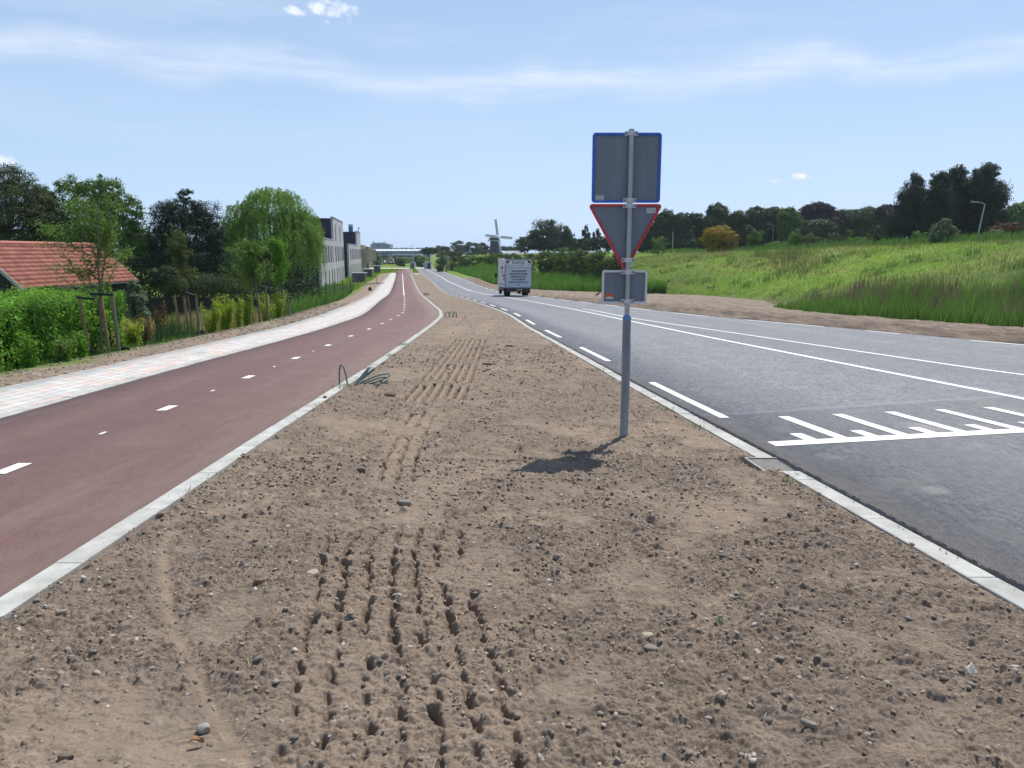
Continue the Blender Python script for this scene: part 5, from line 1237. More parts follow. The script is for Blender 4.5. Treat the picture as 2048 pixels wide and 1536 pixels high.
row = [(1305, 182, [(1300, 472, 24, 24)], 'dark', 'dark tree directly right of the triangular sign'),
 (1332, 180, [(1332, 448, 20, 22), (1330, 474, 26, 20)], 'far', 'tree with a rounded peak, first behind the right edge of the signs'),
 (1365, 178, [(1363, 452, 16, 22), (1368, 475, 20, 20)], 'far', 'mid height tree behind the plain lamp post'),
 (1390, 180, [(1390, 446, 13, 17), (1395, 475, 22, 22)], 'dark', 'dark narrow crown between the plain lamp post and the tall peak'),
 (1434, 178, [(1434, 430, 18, 18), (1432, 452, 28, 22), (1440, 478, 34, 20)], 'far', 'tallest peaked tree, right above the yellow one'),
 (1478, 176, [(1476, 446, 20, 20), (1480, 474, 26, 22)], 'dark', 'dark tree just right of the peaked one above the yellow tree'),
 (1515, 178, [(1512, 438, 20, 20), (1516, 470, 28, 26)], 'far', 'broad tree left of the middle lamp'),
 (1545, 180, [(1545, 432, 22, 16), (1550, 462, 28, 28)], 'far', 'broad flat topped tree directly behind the middle lamp'),
 (1582, 170, [(1578, 440, 20, 20), (1588, 468, 24, 26)], 'mid', 'lighter tufted tree right of the middle lamp'),
 (1638, 176, [(1636, 424, 27, 17), (1640, 448, 36, 22), (1620, 440, 20, 20)], 'purple', 'purple leaved copper beech rising above the row'),
 (1640, 160, [(1636, 462, 30, 20), (1650, 480, 30, 12)], 'far', 'low rounded tree in front of the copper beech'),
 (1700, 178, [(1700, 438, 34, 16), (1700, 466, 40, 26)], 'far', 'smooth domed tree right of the copper beech'),
 (1738, 180, [(1738, 434, 26, 16), (1745, 462, 36, 28)], 'far', 'second smooth dome touching the first one'),
 (1778, 176, [(1775, 426, 18, 14), (1780, 455, 26, 28)], 'purple', 'purplish ragged tree just left of the tall conifers'),
 (2040, 135, [(2040, 432, 26, 20), (2030, 452, 26, 26), (2058, 440, 30, 30)], 'mid', 'green tree at the far right edge behind the conifers')]
for (u, y, sp_b, m, lab) in row:
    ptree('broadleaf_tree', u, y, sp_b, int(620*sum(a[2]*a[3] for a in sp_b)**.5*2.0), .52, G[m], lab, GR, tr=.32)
rowb = [(1412, 196, [(1405, 466, 34, 26)], 'dark tree filling the gap behind the yellow tree'), (1600, 196, [(1600, 458, 36, 32)], 'dark tree closing the row behind the tufted one'), (1350, 198, [(1350, 466, 44, 26)], 'dark tree closing the row behind the rounded peak'), (1492, 196, [(1495, 462, 36, 28)], 'dark tree closing the row between the peak and the middle lamp'), (1740, 196, [(1745, 460, 50, 28)], 'dark tree closing the row behind the two domes'), (1670, 196, [(1672, 458, 34, 28)], 'dark tree closing the row between the beech and the domes')]
for (u, y, sp_b, lab) in rowb: ptree('broadleaf_tree', u, y, sp_b, 2600, .8, G['dark'], lab, GR, tr=.3)
ptree('golden_tree', 1437, 138, [(1438, 470, 28, 18), (1424, 478, 20, 13), (1454, 478, 20, 14)], 5200, .30, G['gold'], 'round yellow leaved tree in front of the dark row', None, tr=.2)
GC = 'tall conifers at the right'
for (u, y, sp_b, lab) in [(1826, 112, [(1830, 366, 15, 20), (1822, 400, 30, 30), (1812, 448, 36, 40), (1850, 430, 30, 44)], 'leftmost of the tall dark conifers'),
    (1872, 110, [(1880, 366, 18, 20), (1872, 408, 32, 38), (1864, 452, 36, 36)], 'second tall dark conifer from the left'),
    (1916, 114, [(1914, 352, 18, 20), (1912, 396, 30, 40), (1918, 448, 36, 42)], 'third tall dark conifer from the left, just left of the lamp'),
    (1972, 112, [(1970, 348, 22, 20), (1960, 384, 30, 36), (1986, 396, 26, 34), (1975, 440, 40, 44)], 'tallest and rightmost dark conifer, behind the curved lamp')]:
    ptree('conifer', u, y, sp_b, 21000, .28, G['conifer'], lab, GC, tr=.35, sig=.26, clump=.25)
# undergrowth on the crest
GS = 'shrubs along the crest'
ptree('shrub', 1890, 80, [(1891, 455, 14, 20), (1880, 468, 17, 20), (1905, 472, 15, 18)], 3800, .20, G['silver'], 'pale leafy young tree in front of the conifers', GS, tr=.07, cat='shrub')
for (u, y, sp_b, m, n_, lab) in [(1600, 130, [(1588, 482, 12, 17), (1592, 474, 8, 14)], 'young', 1500, 'light green sapling right of the middle lamp'),
    (1620, 128, [(1625, 482, 20, 14)], 'olive', 1800, 'dark olive bush beside the light green sapling'), (1660, 130, [(1660, 478, 26, 14)], 'far', 1900, 'rounded dark bush on the crest below the copper beech'),
    (1512, 135, [(1514, 474, 12, 18), (1505, 480, 12, 12)], 'mid', 1600, 'green bush just left of the middle lamp foot'), (1698, 110, [(1698, 474, 7, 14)], 'young', 900, 'slim light sapling below the two domes'),
    (1725, 108, [(1722, 482, 20, 8)], 'young', 1200, 'low light green bush right of the slim sapling'), (1755, 105, [(1750, 470, 18, 18)], 'far', 1800, 'dark bush at the foot of the leftmost conifer'),
    (1840, 92, [(1842, 476, 15, 12)], 'young', 1300, 'low light green bush between the pale young tree and the conifers'), (1990, 82, [(1990, 468, 20, 10)], 'silver', 1500, 'low greyish bush below the curved lamp'),
    (2020, 84, [(2020, 456, 30, 12), (1998, 458, 20, 8)], 'rust', 2300, 'rusty brown bush at the right edge of the crest'), (1318, 150, [(1318, 482, 16, 8)], 'mid', 1200, 'green bush right of the triangular sign'),
    (1560, 140, [(1556, 488, 24, 7)], 'weed', 1200, 'low leafy growth at the foot of the middle lamp')]:
    ptree('shrub', u, y, sp_b, n_, .22, G[m], lab, GS, tr=.06, cat='shrub', limbs=3)
# bushes between the reeds and the slope, behind the van
GB = 'bushes on the bank behind the van'
for (u, y, sp_b, m, n_, lab) in [(1100, 116, [(1098, 520, 24, 20), (1090, 535, 16, 14)], 'olive', 3600, 'leftmost leafy bush just right of the van roof'),
    (1132, 112, [(1132, 516, 26, 20), (1134, 535, 28, 18)], 'mid', 4200, 'dense bush second from the van'), (1165, 106, [(1162, 524, 24, 24), (1168, 545, 24, 14)], 'olive', 4400, 'broad dark bush in the middle of the row left of the signs'),
    (1200, 98, [(1196, 526, 22, 24), (1205, 546, 26, 18)], 'mid', 4400, 'tall bush directly left of the sign post'), (1236, 90, [(1232, 530, 22, 26), (1238, 552, 22, 18)], 'olive', 4000, 'dark bush partly hidden by the sign post'),
    (1060, 150, [(1062, 516, 18, 9)], 'olive', 1500, 'low bush above the van roof')]:
    ptree('shrub', u, y, sp_b, n_, .24, G[m], lab, GB, tr=.08, cat='bush', limbs=4)
GD = 'bushes on the bank left of the van'
for i, (u, y, sp_b, m, lab) in enumerate([(912, 215, [(912, 517, 16, 8)], 'dark', 'dark bush just right of the silvery shrub'), (935, 205, [(936, 518, 16, 8)], 'olive', 'olive bush on the bank right of the dark one'), (957, 195, [(958, 519, 15, 8)], 'mid', 'green bush on the bank below the windmill at its left'),
    (980, 185, [(980, 518, 14, 9)], 'olive', 'bush on the bank directly below the windmill'), (1002, 178, [(1003, 514, 16, 9)], 'mid', 'bush on the bank just right of the windmill foot'), (1028, 170, [(1028, 514, 16, 8)], 'olive', 'bush on the bank above the left edge of the van')]):
    ptree('shrub', u, y, sp_b, 1500, .34, G[m], lab, GD, tr=.08, cat='bush', limbs=3)
ptree('shrub', 884, 200, [(885, 515, 13, 13), (878, 524, 10, 8)], 2600, .30, G['silver'], 'silvery green rounded willow shrub at the far bend of the road', None, tr=.12, cat='shrub')
GF = 'far trees left of the windmill'
for (u, y, sp_b, m, lab) in [(858, 330, [(860, 502, 16, 8)], 'far', 'low dark tree behind the silvery shrub at its left'), (885, 360, [(884, 500, 16, 8)], 'dark', 'dark tree right behind the silvery shrub'), (918, 400, [(915, 490, 12, 9), (922, 500, 18, 9)], 'far', 'tallest rounded tree left of the windmill'),
    (945, 400, [(944, 493, 14, 8), (948, 503, 18, 8)], 'far', 'rounded tree between the tallest one and the windmill'), (965, 410, [(966, 494, 10, 8), (965, 503, 14, 7)], 'dark', 'dark tree touching the left side of the windmill'), (1018, 440, [(1016, 497, 14, 5), (1032, 498, 12, 4)], 'far', 'low strip of trees right of the windmill'),
    (900, 300, [(900, 508, 22, 5)], 'dark', 'dark low tree under the rounded far ones')]:
    ptree('broadleaf_tree', u, y, sp_b, 1700, .8, G[m], lab, GF, tr=.35, limbs=3)
for (u, y, sp_b, m, lab) in [(752, 300, [(752, 512, 10, 10)], 'young', 'light green tree beside the tan flats'), (800, 300, [(800, 521, 12, 5)], 'olive', 'bush on the embankment under the low bridge'), (835, 270, [(838, 519, 13, 7)], 'mid', 'dark green bush at the right end of the low bridge')]:
    ptree('shrub', u, y, sp_b, 1200, .5, G[m], lab, None, tr=.12, cat='bush', limbs=2)

# --- left-hand gardens
ptree('cypress_tree', 10, 58, [(8, 360, 46, 34), (40, 400, 60, 40), (30, 450, 90, 50), (0, 500, 90, 40), (85, 425, 36, 40)], 38000, .17, G['cypress'], 'very dark spreading cypress at the left edge behind the barn', None, tr=.4, sig=.17, clump=.42, asp=.3)
ptree('cypress_tree', 95, 60, [(92, 400, 20, 26), (92, 440, 40, 40), (110, 480, 50, 40)], 15000, .17, G['cypress'], 'dark lower cypress between the left edge and the light ash tree', None, tr=.3, sig=.17, clump=.42, asp=.3)
ptree('ash_tree', 215, 60, [(145, 378, 34, 30), (205, 380, 42, 28), (225, 405, 42, 30), (258, 430, 34, 32), (170, 420, 54, 38), (230, 470, 60, 40), (270, 480, 34, 36), (150, 490, 60, 36)], 21000, .16, G['mid'], 'tall loose mid green ash tree behind the barn', None, tr=.25, sig=.17, clump=.42)
ptree('pine_tree', 372, 60, [(372, 398, 20, 20), (370, 425, 50, 30), (338, 430, 34, 30), (410, 440, 32, 34), (372, 470, 72, 44), (320, 480, 30, 44), (430, 490, 22, 50), (375, 520, 80, 40)], 36000, .15, G['conifer'], 'broad dark pine between the ash and the willow', None, tr=.35, sig=.17, clump=.42, asp=.35)
ptree('broadleaf_tree', 330, 50, [(318, 560, 22, 24), (350, 562, 32, 26)], 5000, .15, G['far'], 'low dark garden tree at the right end of the barn', None, tr=.12)
ptree('shrub', 262, 36, [(268, 585, 18, 24), (272, 604, 24, 20)], 4200, .11, G['silver'], 'grey green bush at the right corner of the barn', None, tr=.05, cat='shrub')
ptree('conifer', 400, 50, [(400, 570, 60, 22), (360, 575, 50, 20), (450, 575, 40, 24)], 9000, .13, G['cypress'], 'low spreading conifer in the shade under the pine', None, tr=.12, asp=.3)
ptree('shrub', 60, 34, [(60, 590, 40, 12), (110, 586, 40, 14)], 3000, .11, G['dark'], 'dark bush between the hedge and the barn wall', None, tr=.05, cat='shrub')
# dark wood boards under the trees
gf = empty('garden_fence', (-19.6, 49, hz(-19.6, 49)-.1), 0, 'weathered board fence in the shade under the pine and the willow', 'fence')
for i in range(16):
    mb = MB(); mb.box((-4+i*.62, .02*(i % 2), .75), (.56, .03, 1.5)); mb.build('board_panel', M_tim, gf)
mb = MB(); mb.box((.8, .06, 1.5), (10, .05, .06)); mb.build('rail', M_tim, gf)

# weeping willow: a dome of limbs with strands of leaves hanging from it
wx, wy = at(545, 500, 66)[0], 66.; wz = hz(wx, wy)
wr = empty('willow_tree', (wx, wy, wz), 0, 'large weeping willow with bright green hanging foliage', 'tree')
kk = wy/F_PX
dome = [(548, 425, 62, 46), (594, 460, 42, 44), (492, 440, 40, 36), (545, 470, 90, 50), (602, 500, 36, 40), (480, 480, 32, 40), (540, 400, 40, 22)]
trunk_mesh(5.5, .42, [((p[0]-545)*kk, 0, at(545, p[1], wy)[2]-wz, p[2]*kk, p[2]*kk, p[3]*kk) for p in dome], limbs=10).build('trunk', M_bark, wr, fixn=False)
VS = []
for (u_, v_, ru, rv) in dome:
    c = np.array(at(u_, v_, wy))-np.array([wx, wy, wz]); R = np.array([ru, ru*.85, rv])*kk; ns = int(ru*rv*.17)
    d = rdir(ns*2); d = d[d[:, 2] > -.25][:ns]; ns = len(d); S = c+d*R*rng.uniform(.72, 1.05, ns)[:, None]
    Ls = rng.uniform(.7, 3.4, ns)*np.where(d[:, 2] > .6, .55, 1); m = 26; t = np.linspace(0, 1, m)[None, :, None]; outd = np.stack([d[:, 0], d[:, 1], d[:, 2]*0], 1)
    P = S[:, None]+outd[:, None]*(.55*np.sqrt(t))*1.0 + np.array([0, 0, -1.])*(Ls[:, None, None]*t**1.35)+np.array([0, 0, .35])*np.sin(t*PI*.6)*(d[:, 2:3, None] > .2)
    P = P+rng.normal(0, .05, P.shape); P = P.reshape(-1, 3); P = P[P[:, 2] > .25]
    N = np.repeat(outd, m, 0)[:len(P)]*.8+np.array([0, 0, .3]); VS.append(leaves(P, N, .19, .26, .5, droop=2.2))
leaf_mesh('crown', np.concatenate(VS), G['willow'], wr)

# young street trees tied to stakes
GY_ = 'young trees tied to stakes along the pavement'; GK = 'stake sets around the young trees'
M_stk = simple('stake_wood', (.27, .175, .10), .85, .2, var=.25, scale=12, sx=(3, 3, .4)); M_stk2 = simple('stake_wood_grey', (.17, .15, .13), .9, .2, var=.3, scale=12, sx=(3, 3, .4))
def young(tb, tt_, y, twigs, specs, n, size, mat, label, r=.035, sig=.2, spread=1.0):
    b = at(tb[0], tb[1], y); z = min(hz(b[0], y)+.02, b[2]+.1); root = empty('young_tree', (b[0], y, z), 0, label, 'tree', GY_)
    t = at(tt_[0], tt_[1], y); mb = MB(); q = np.array([t[0]-b[0], 0, t[2]-z]); pts = [q*s+np.array([.03*math.sin(s*7), 0, 0]) for s in np.linspace(0, 1, 8)]; pts[0][2] -= .1
    mb.tube(pts, [r*(1-.8*s) for s in np.linspace(0, 1, 8)], 8); R = random.Random(int(tb[0])); tips = []
    bl = pxblobs(b[0], y, z, specs)
    for i in range(twigs):
        s = R.uniform(.28, .9); p = q*s; bb = bl[i % len(bl)]; d = Vector((R.gauss(0, 1), R.gauss(0, 1), R.gauss(0, .8))).normalized()
        e = np.array([bb[0]+bb[3]*d.x, bb[1]+bb[4]*d.y, max(bb[2]+bb[5]*d.z, p[2]+.1)]); m_ = p*.45+e*.55+np.array([0, 0, -.08*spread]); mb.tube([p, m_, e], [r*.33, r*.2, r*.06], 5)
        tips += [p*(1-k)**2+2*m_*k*(1-k)+e*k*k for k in np.linspace(.3, 1, 9)]
    mb.build('trunk', M_bark_pale, root, fixn=False)
    T_ = np.array(tips); i = rng.integers(0, len(T_), n); off = rdir(n)*(rng.random(n)**.6*sig)[:, None]
    leaf_mesh('crown', leaves(T_[i]+off, off/sig+np.array([0, 0, .6]), size, .5, .5), mat, root)
young((199, 698), (196, 372), 17.4, 46, [(185, 395, 44, 30), (165, 445, 50, 30), (215, 430, 44, 36), (115, 475, 38, 22), (190, 480, 50, 22), (235, 505, 30, 14), (90, 530, 22, 20), (150, 540, 26, 20)], 5600, .060, G['young'], 'tallest young tree with feathery leaves in front of the barn roof', r=.036, sig=.16)
young((383, 662), (358, 446), 23, 26, [(350, 470, 18, 22), (352, 520, 20, 36), (372, 560, 24, 16)], 3400, .065, G['olive'], 'narrow young tree before the dark pine, second from the left', r=.032, sig=.12)
young((520, 642), (498, 470), 30, 40, [(492, 500, 34, 26), (470, 530, 32, 24), (520, 530, 30, 30), (500, 560, 26, 18)], 5600, .075, G['young'], 'fan shaped young tree in front of the willow, third from the left', r=.04, sig=.15)
young((569, 632), (553, 468), 33.5, 30, [(553, 495, 14, 22), (556, 525, 20, 26), (558, 555, 18, 14)], 5000, .075, G['bright'], 'compact pear shaped young tree in front of the willow, fourth from the left', r=.03, sig=.15)
def stakes(y, L, straps, label, barrier=True):
    bx_ = at(L[0][2], L[0][3], y)[0]; zb_ = hz(bx_, y); root = empty('tree_stake_set', (bx_, y, zb_), 0, label, 'tree stakes', GK); tops = []
    for k, (u0, v0, u1, v1, m) in enumerate(L):
        yy = y+(.25 if k % 2 else -.1); a = at(u0, v0, yy); b = at(u1, v1, yy); zz = min(b[2], hz(b[0], yy)+.05)-.15
        mb = MB(); mb.tube([(b[0]-bx_, yy-y, zz-zb_), ((a[0]+b[0])/2-bx_+.008, yy-y, (a[2]+zz)/2-zb_), (a[0]-bx_, yy-y, a[2]-zb_)], [.036, .035, .034], 9); mb.build('stake', m, root); tops.append((a[0]-bx_, yy-y, a[2]-zb_))
    for (i, (u_, v_)) in straps:
        p = at(u_, v_, y+.1); q = (p[0]-bx_, .1, p[2]-zb_); t = tops[i]; t = (t[0], t[1], t[2]-.06)
        mb = MB(); d = Vector(q)-Vector(t); L_ = d.length; c = (Vector(t)+Vector(q))/2; mb.box(tuple(c), (L_+.07, .075, .05), rz=math.atan2(d.y, d.x), ry=-math.atan2(d.z, math.hypot(d.x, d.y))); mb.build('strap', M_black, root)
    return root
stakes(17.2, [(158, 590, 180, 702, M_stk), (201, 588, 217, 692, M_stk), (223, 584, 238, 698, M_stk2)], [(0, (184, 598)), (2, (186, 588))], 'orange brown and grey stakes with black straps around the tallest young tree')
stakes(22.8, [(349, 592, 361, 668, M_stk), (366, 586, 379, 664, M_stk), (391, 588, 398, 664, M_stk2)], [(2, (366, 584)), (1, (360, 583))], 'three brown stakes around the narrow young tree')
stakes(30, [(501, 574, 506, 638, M_stk), (531, 572, 536, 636, M_stk2)], [], 'two slim stakes around the fan shaped young tree')
stakes(33.5, [(560, 581, 565, 632, M_stk), (574, 578, 579, 628, M_stk2)], [(1, (562, 582))], 'two short stakes around the pear shaped young tree')
for (y, u0, u1, v0, v1, lab) in ((16.9, 166, 239, 698, 716, 'black root barrier strip around the foot of the tallest young tree'), (22.9, 355, 400, 664, 675, 'black root barrier strip around the foot of the narrow young tree')):
    a = at(u0, v0, y); b = at(u1, v0, y); r_ = (b[0]-a[0])/2; cx = (a[0]+b[0])/2; zg = at(u0, v1, y)[2]; n = 30; mb = MB(); V = []
    for i in range(n):
        t = 2*PI*i/n; wv = 1+.05*math.sin(3*t+1)
        for rr_, zz in ((r_, zg-.12), (r_, zg+.13+.03*math.sin(2*t)), (r_-.012, zg+.13+.03*math.sin(2*t)), (r_-.012, zg-.12)): V.append((cx+rr_*wv*math.cos(t), y+r_*.9+rr_*.9*math.sin(t), zz))
    mb.add(V, [(4*i+j, 4*((i+1) % n)+j, 4*((i+1) % n)+(j+1) % 4, 4*i+(j+1) % 4) for i in range(n) for j in range(4)]); tag(mb.build('root_barrier', M_black), lab, 'root barrier', 'root barriers around the young trees')

# clipped laurel hedge
hx0, hx1, hy0, hy1 = -13.2, -10.25, 8.5, 20.3
hedge = empty('hedge', (hx1, (hy0+hy1)/2, 0), 0, 'clipped bright green laurel hedge in front of the barn', 'hedge')
hzb = lambda y: float(zc(y))-1.0
def hside(n):
    s = rng.random(n); y = rng.uniform(hy0, hy1, n); zb_ = zc(y)-1.0; top = .50+.05*np.sin(y*1.3)-.012*(y-hy0)*0; H_ = top-zb_
    f = rng.choice(3, n, p=[.55, .33, .12]); x = np.where(f == 0, hx1, rng.uniform(hx0, hx1, n)); z = np.where(f == 1, top, zb_+.12+rng.random(n)*(H_-.12)); y = np.where(f == 2, hy1, y)
    N = np.stack([(f == 0)*1., (f == 2)*1., (f == 1)*1.+.3], 1)
    rnd = np.clip(1-np.minimum(np.abs(x-hx1), 3)/.3, 0, 1)*np.clip((z-top+.35)/.35, 0, 1); x = x-rnd*.18*(f == 1); z = z-rnd*.12*(f == 1)
    wob = .26*fbm(y*1.5, z*1.9+x, 71, 3)+rng.normal(0, .05, n); P = np.stack([x, y, z], 1)+N*wob[:, None]; return P, N
P, N = hside(34000); leaf_mesh('foliage', leaves(P, N+np.array([.2, -.2, .2]), .095, .42, .55)-np.array([hx1, (hy0+hy1)/2, 0]), G['bright'], hedge)
mb = MB(); 
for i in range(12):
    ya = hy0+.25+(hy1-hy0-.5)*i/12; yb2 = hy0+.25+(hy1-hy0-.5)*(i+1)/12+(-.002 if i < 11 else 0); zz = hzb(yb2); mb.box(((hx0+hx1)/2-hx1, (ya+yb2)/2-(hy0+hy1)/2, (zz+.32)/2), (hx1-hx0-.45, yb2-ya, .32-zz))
mb.build('shade_core', simple('hedge_shade', (.014, .026, .008), .95, .1, var=.4, scale=5), hedge)  # solid dark boxes added to block the view through, inner shade as colour

# bushes and seedlings between verge and hedge
GP = 'young shrubs planted along the pavement'
for (u, v, y, ru, rv, m, n_, lab) in [(55, 700, 14.0, 18, 36, 'bright', 620, 'leafy seedling with an orange tip in front of the left part of the hedge'), (125, 700, 15.0, 24, 26, 'young', 620, 'thin seedling in front of the hedge, left of the black root barrier'), (160, 690, 16.2, 20, 30, 'bright', 700, 'leafy seedling just left of the orange brown stake'),
    (262, 672, 19.0, 26, 36, 'lime', 1300, 'yellow green shrub right of the tallest young tree'), (290, 655, 20.3, 18, 24, 'rust', 700, 'thin rusty brown shrub between the first two young trees'), (318, 640, 21.5, 14, 40, 'rust', 800, 'taller reddish brown shrub left of the narrow young tree'),
    (345, 645, 22.3, 14, 16, 'bright', 500, 'low green shrub left of the three brown stakes'), (420, 632, 24.6, 20, 30, 'lime', 1500, 'bright yellow green shrub right of the narrow young tree'), (448, 624, 26.0, 24, 34, 'lime', 2200, 'largest bright yellow green shrub in the middle of the planting'),
    (475, 620, 28.0, 14, 20, 'lime', 900, 'small yellow green shrub between the largest one and the fan shaped tree'), (493, 620, 29.4, 18, 30, 'lime', 1700, 'yellow green shrub at the foot of the fan shaped young tree'), (532, 614, 31.5, 20, 26, 'lime', 1700, 'yellow green shrub between the two last young trees'), (556, 612, 33.0, 16, 34, 'lime', 1500, 'yellow green shrub at the foot of the pear shaped young tree')]:
    x = at(u, v, y)[0]; z = hz(x, y); kk2 = y/F_PX; top_ = at(u, v-rv, y)[2]-z; h_ = max(top_, .35)
    n_ = int(n_*1.5); root = empty('shrub', (x, y, z), 0, lab, 'shrub', GP); mb = MB(); R = random.Random(u); tips = []
    for i in range(max(6, ru//2)):
        a = R.uniform(0, 6.28); rr_ = ru*kk2*R.random()**.6; e = np.array([rr_*math.cos(a), rr_*math.sin(a), h_*R.uniform(.55, 1.0)]); s = np.array([e[0]*.2, e[1]*.2, -.05]); mb.tube([s, (s+e)/2+np.array([0, 0, .05]), e], [.012, .008, .003], 5); tips += [s*(1-k)+e*k for k in np.linspace(.15, 1, 9)]
    mb.build('stems', M_bark_pale, root, fixn=False); T_ = np.array(tips); i = rng.integers(0, len(T_), n_); off = rdir(n_)*(rng.random(n_)**.5*.13)[:, None]
    leaf_mesh('foliage', leaves(T_[i]+off, off/.13+np.array([0, 0, .7]), .062, .42, .5), G[m], root)

GBK = 'trees closing the gardens on the left'
for (u, y, sp_b, m, lab) in [(330, 78, [(330, 500, 60, 40), (300, 540, 60, 40), (370, 545, 60, 40)], 'dark', 'dark tree mass seen between the ash and the pine'), (450, 80, [(450, 500, 40, 50), (440, 545, 50, 40), (490, 550, 50, 36)], 'dark', 'dark tree filling the gap between the pine and the willow'),
    (560, 82, [(540, 530, 60, 50), (575, 540, 40, 40)], 'dark', 'dark tree standing in the shade behind the willow'), (150, 80, [(140, 470, 80, 40), (220, 490, 70, 50), (120, 520, 90, 30)], 'dark', 'dark tree behind the ash, above the barn ridge')]:
    ptree('broadleaf_tree', u, y, sp_b, 9000, .28, G[m], lab, GBK, tr=.3, limbs=4)
gh = empty('garden_hedge', (-21.5, 58, hz(-21.5, 58)), 0, 'dark rough hedge closing the gardens under the pine and the willow', 'hedge')
n = 16000; hx_ = rng.uniform(-9, 7, n); P = np.stack([hx_, rng.normal(0, .9, n), rng.uniform(0, 2.6, n)+.4*fbm(hx_*.5, hx_*0, 3, 2)], 1)
leaf_mesh('foliage', leaves(P, rdir(n)+np.array([0, -.5, .3]), .19, .5), G['dark'], gh)
# ------------------------------------------------------------------ grass, reeds, weeds: stuff
def blades(P, h, wd, lean=.25, name='grass', mat=None, label=None, cat=None, wind=(.1, 0)):
    n = len(P); a = rng.uniform(0, PI, n); c, s = np.cos(a)*wd/2, np.sin(a)*wd/2; la = rng.uniform(0, 2*PI, n); ll = lean*h*rng.random(n)
    lx, ly = np.cos(la)*ll+wind[0]*h, np.sin(la)*ll+wind[1]*h; x, y, z = P.T; z = z-.04
    V = np.stack([np.stack([x-c, y-s, z], -1), np.stack([x+c, y+s, z], -1), np.stack([x+c*.75+lx*.35, y+s*.75+ly*.35, z+h*.58], -1), np.stack([x-c*.75+lx*.35, y-s*.75+ly*.35, z+h*.58], -1), np.stack([x+lx, y+ly, z+h*np.sqrt(np.maximum(.2, 1-(ll/h)**2))], -1)], 1).reshape(-1, 3)
    b = (np.arange(n)*5)[:, None]
    return tag(link(name, to_mesh(name, V, [b+np.array([[0, 1, 2, 3]]), b+np.array([[3, 2, 4]])]), mat), label, cat, kind='stuff')
def onground(x, y): return np.stack([x, y, terrain(x, y)], 1)
def infov(x, y, m=.72): return (np.abs(x) < y*m+3)
# reeds along the ditch, near part
def area(n, y0, y1, f0, f1, pw=1.0):
    y = y0+(y1-y0)*rng.random(n)**pw; t = rng.random(n); return f0(y)+(f1(y)-f0(y))*t, y
def clumpy(x, y, s, thr, seed): return fbm(x*s, y*s, seed, 3)+rng.normal(0, .10, len(x)) > thr
x, y = area(36000, 17, 43.5, lambda y: xG(y)+.15+.25*perlin(y*.8, y*0, 3), lambda y: xG(y)+4.6, 1.1); k = infov(x, y, .75) & clumpy(x, y, .6, -.42, 4); x, y = x[k], y[k]
hh = (.75+.75*np.clip((x-xG(y))/2.2, 0, 1))*(1+.25*fbm(x*.5, y*.5, 6, 2))*rng.uniform(.6, 1.15, len(x))*np.interp(y, [36, 43], [1, .55])
hh *= np.clip(1+.75*fbm(x*1.3, y*1.1, 66, 3), .5, 1.5); tp = rng.random(len(x)); bp_ = clumpy(x, y, .7, .12, 67)
ma = (tp < .62) & ~bp_; mb_ = (tp >= .93); mc_ = ~ma & ~mb_
blades(onground(x[ma], y[ma]), hh[ma], .020, .35, 'reeds', G['reed']); blades(onground(x[mc_], y[mc_]), hh[mc_]*.95, .022, .5, 'reeds', G['weed']); blades(onground(x[mb_], y[mb_]), hh[mb_]*1.05, .012, .4, 'dry_stems', G['grassd'])
x, y = area(4200, 18, 42, lambda y: xG(y)+1.6, lambda y: xG(y)+4.4); k = infov(x, y, .75) & clumpy(x, y, .8, .02, 14); x, y = x[k], y[k]; P = onground(x, y); P[:, 2] += .95; blades(P, rng.uniform(.35, .85, len(x)), .026, .2, 'reed_plumes', leafmat('reed_plume', (.13, .09, .07), (.19, .135, .10), (.24, .18, .12), .3))
# tall reeds beyond the bare patch, left and right of the van
x, y = area(30000, 84, 235, lambda y: xG(y)+np.where(y < 96, .6, .2), lambda y: xG(y)+np.interp(y, [84, 96, 120, 235], [3.0, 4.5, 5, 6]), 1.5); k = clumpy(x, y, .25, -.45, 5); x, y = x[k], y[k]
blades(onground(x, y), rng.uniform(1.3, 2.3, len(x))*np.interp(x-xG(y), [0, 1.5, 4], [.6, .9, 1.05]), np.interp(y, [84, 235], [.05, .12]), .25, 'reeds', G['reed'])
# meadow on the slope
x, y = area(110000, 16, 150, lambda y: xG(y)+np.where(y < 44, 4.2, np.where(y < 84, 2.2, 4)), lambda y: crX(y)+4, 1.25); k = infov(x, y); x, y = x[k], y[k]
sdf = fbm(x*.055, y*.05, 33, 3); dry = sdf+.10*fbm(x*.5, y*.5, 34, 2)
edge = smooth((x-crX(y)+9)/8)
isdry = (dry > .02) | ((x/y < .26) & (rng.random(len(x)) < .6)) | (rng.random(len(x)) < .15+.4*edge); isdry &= clumpy(x, y, .35, -.25, 8)
w0 = np.interp(y, [16, 60, 150], [.022, .045, .085]); hg = np.interp(y, [16, 60, 150], [.20, .24, .32])*rng.uniform(.5, 1.3, len(x))
m1 = ~isdry; blades(onground(x[m1], y[m1]), hg[m1]*.75, w0[m1], .7, 'grass', G['grassb'])
q = isdry; q1 = q & (rng.random(len(x)) < .78); blades(onground(x[q1], y[q1]), hg[q1]*1.2, w0[q1]*.8, .4, 'grass', G['grassd']); q2 = q & ~q1; blades(onground(x[q2], y[q2]), hg[q2]*1.2, w0[q2], .4, 'grass', G['weed'])
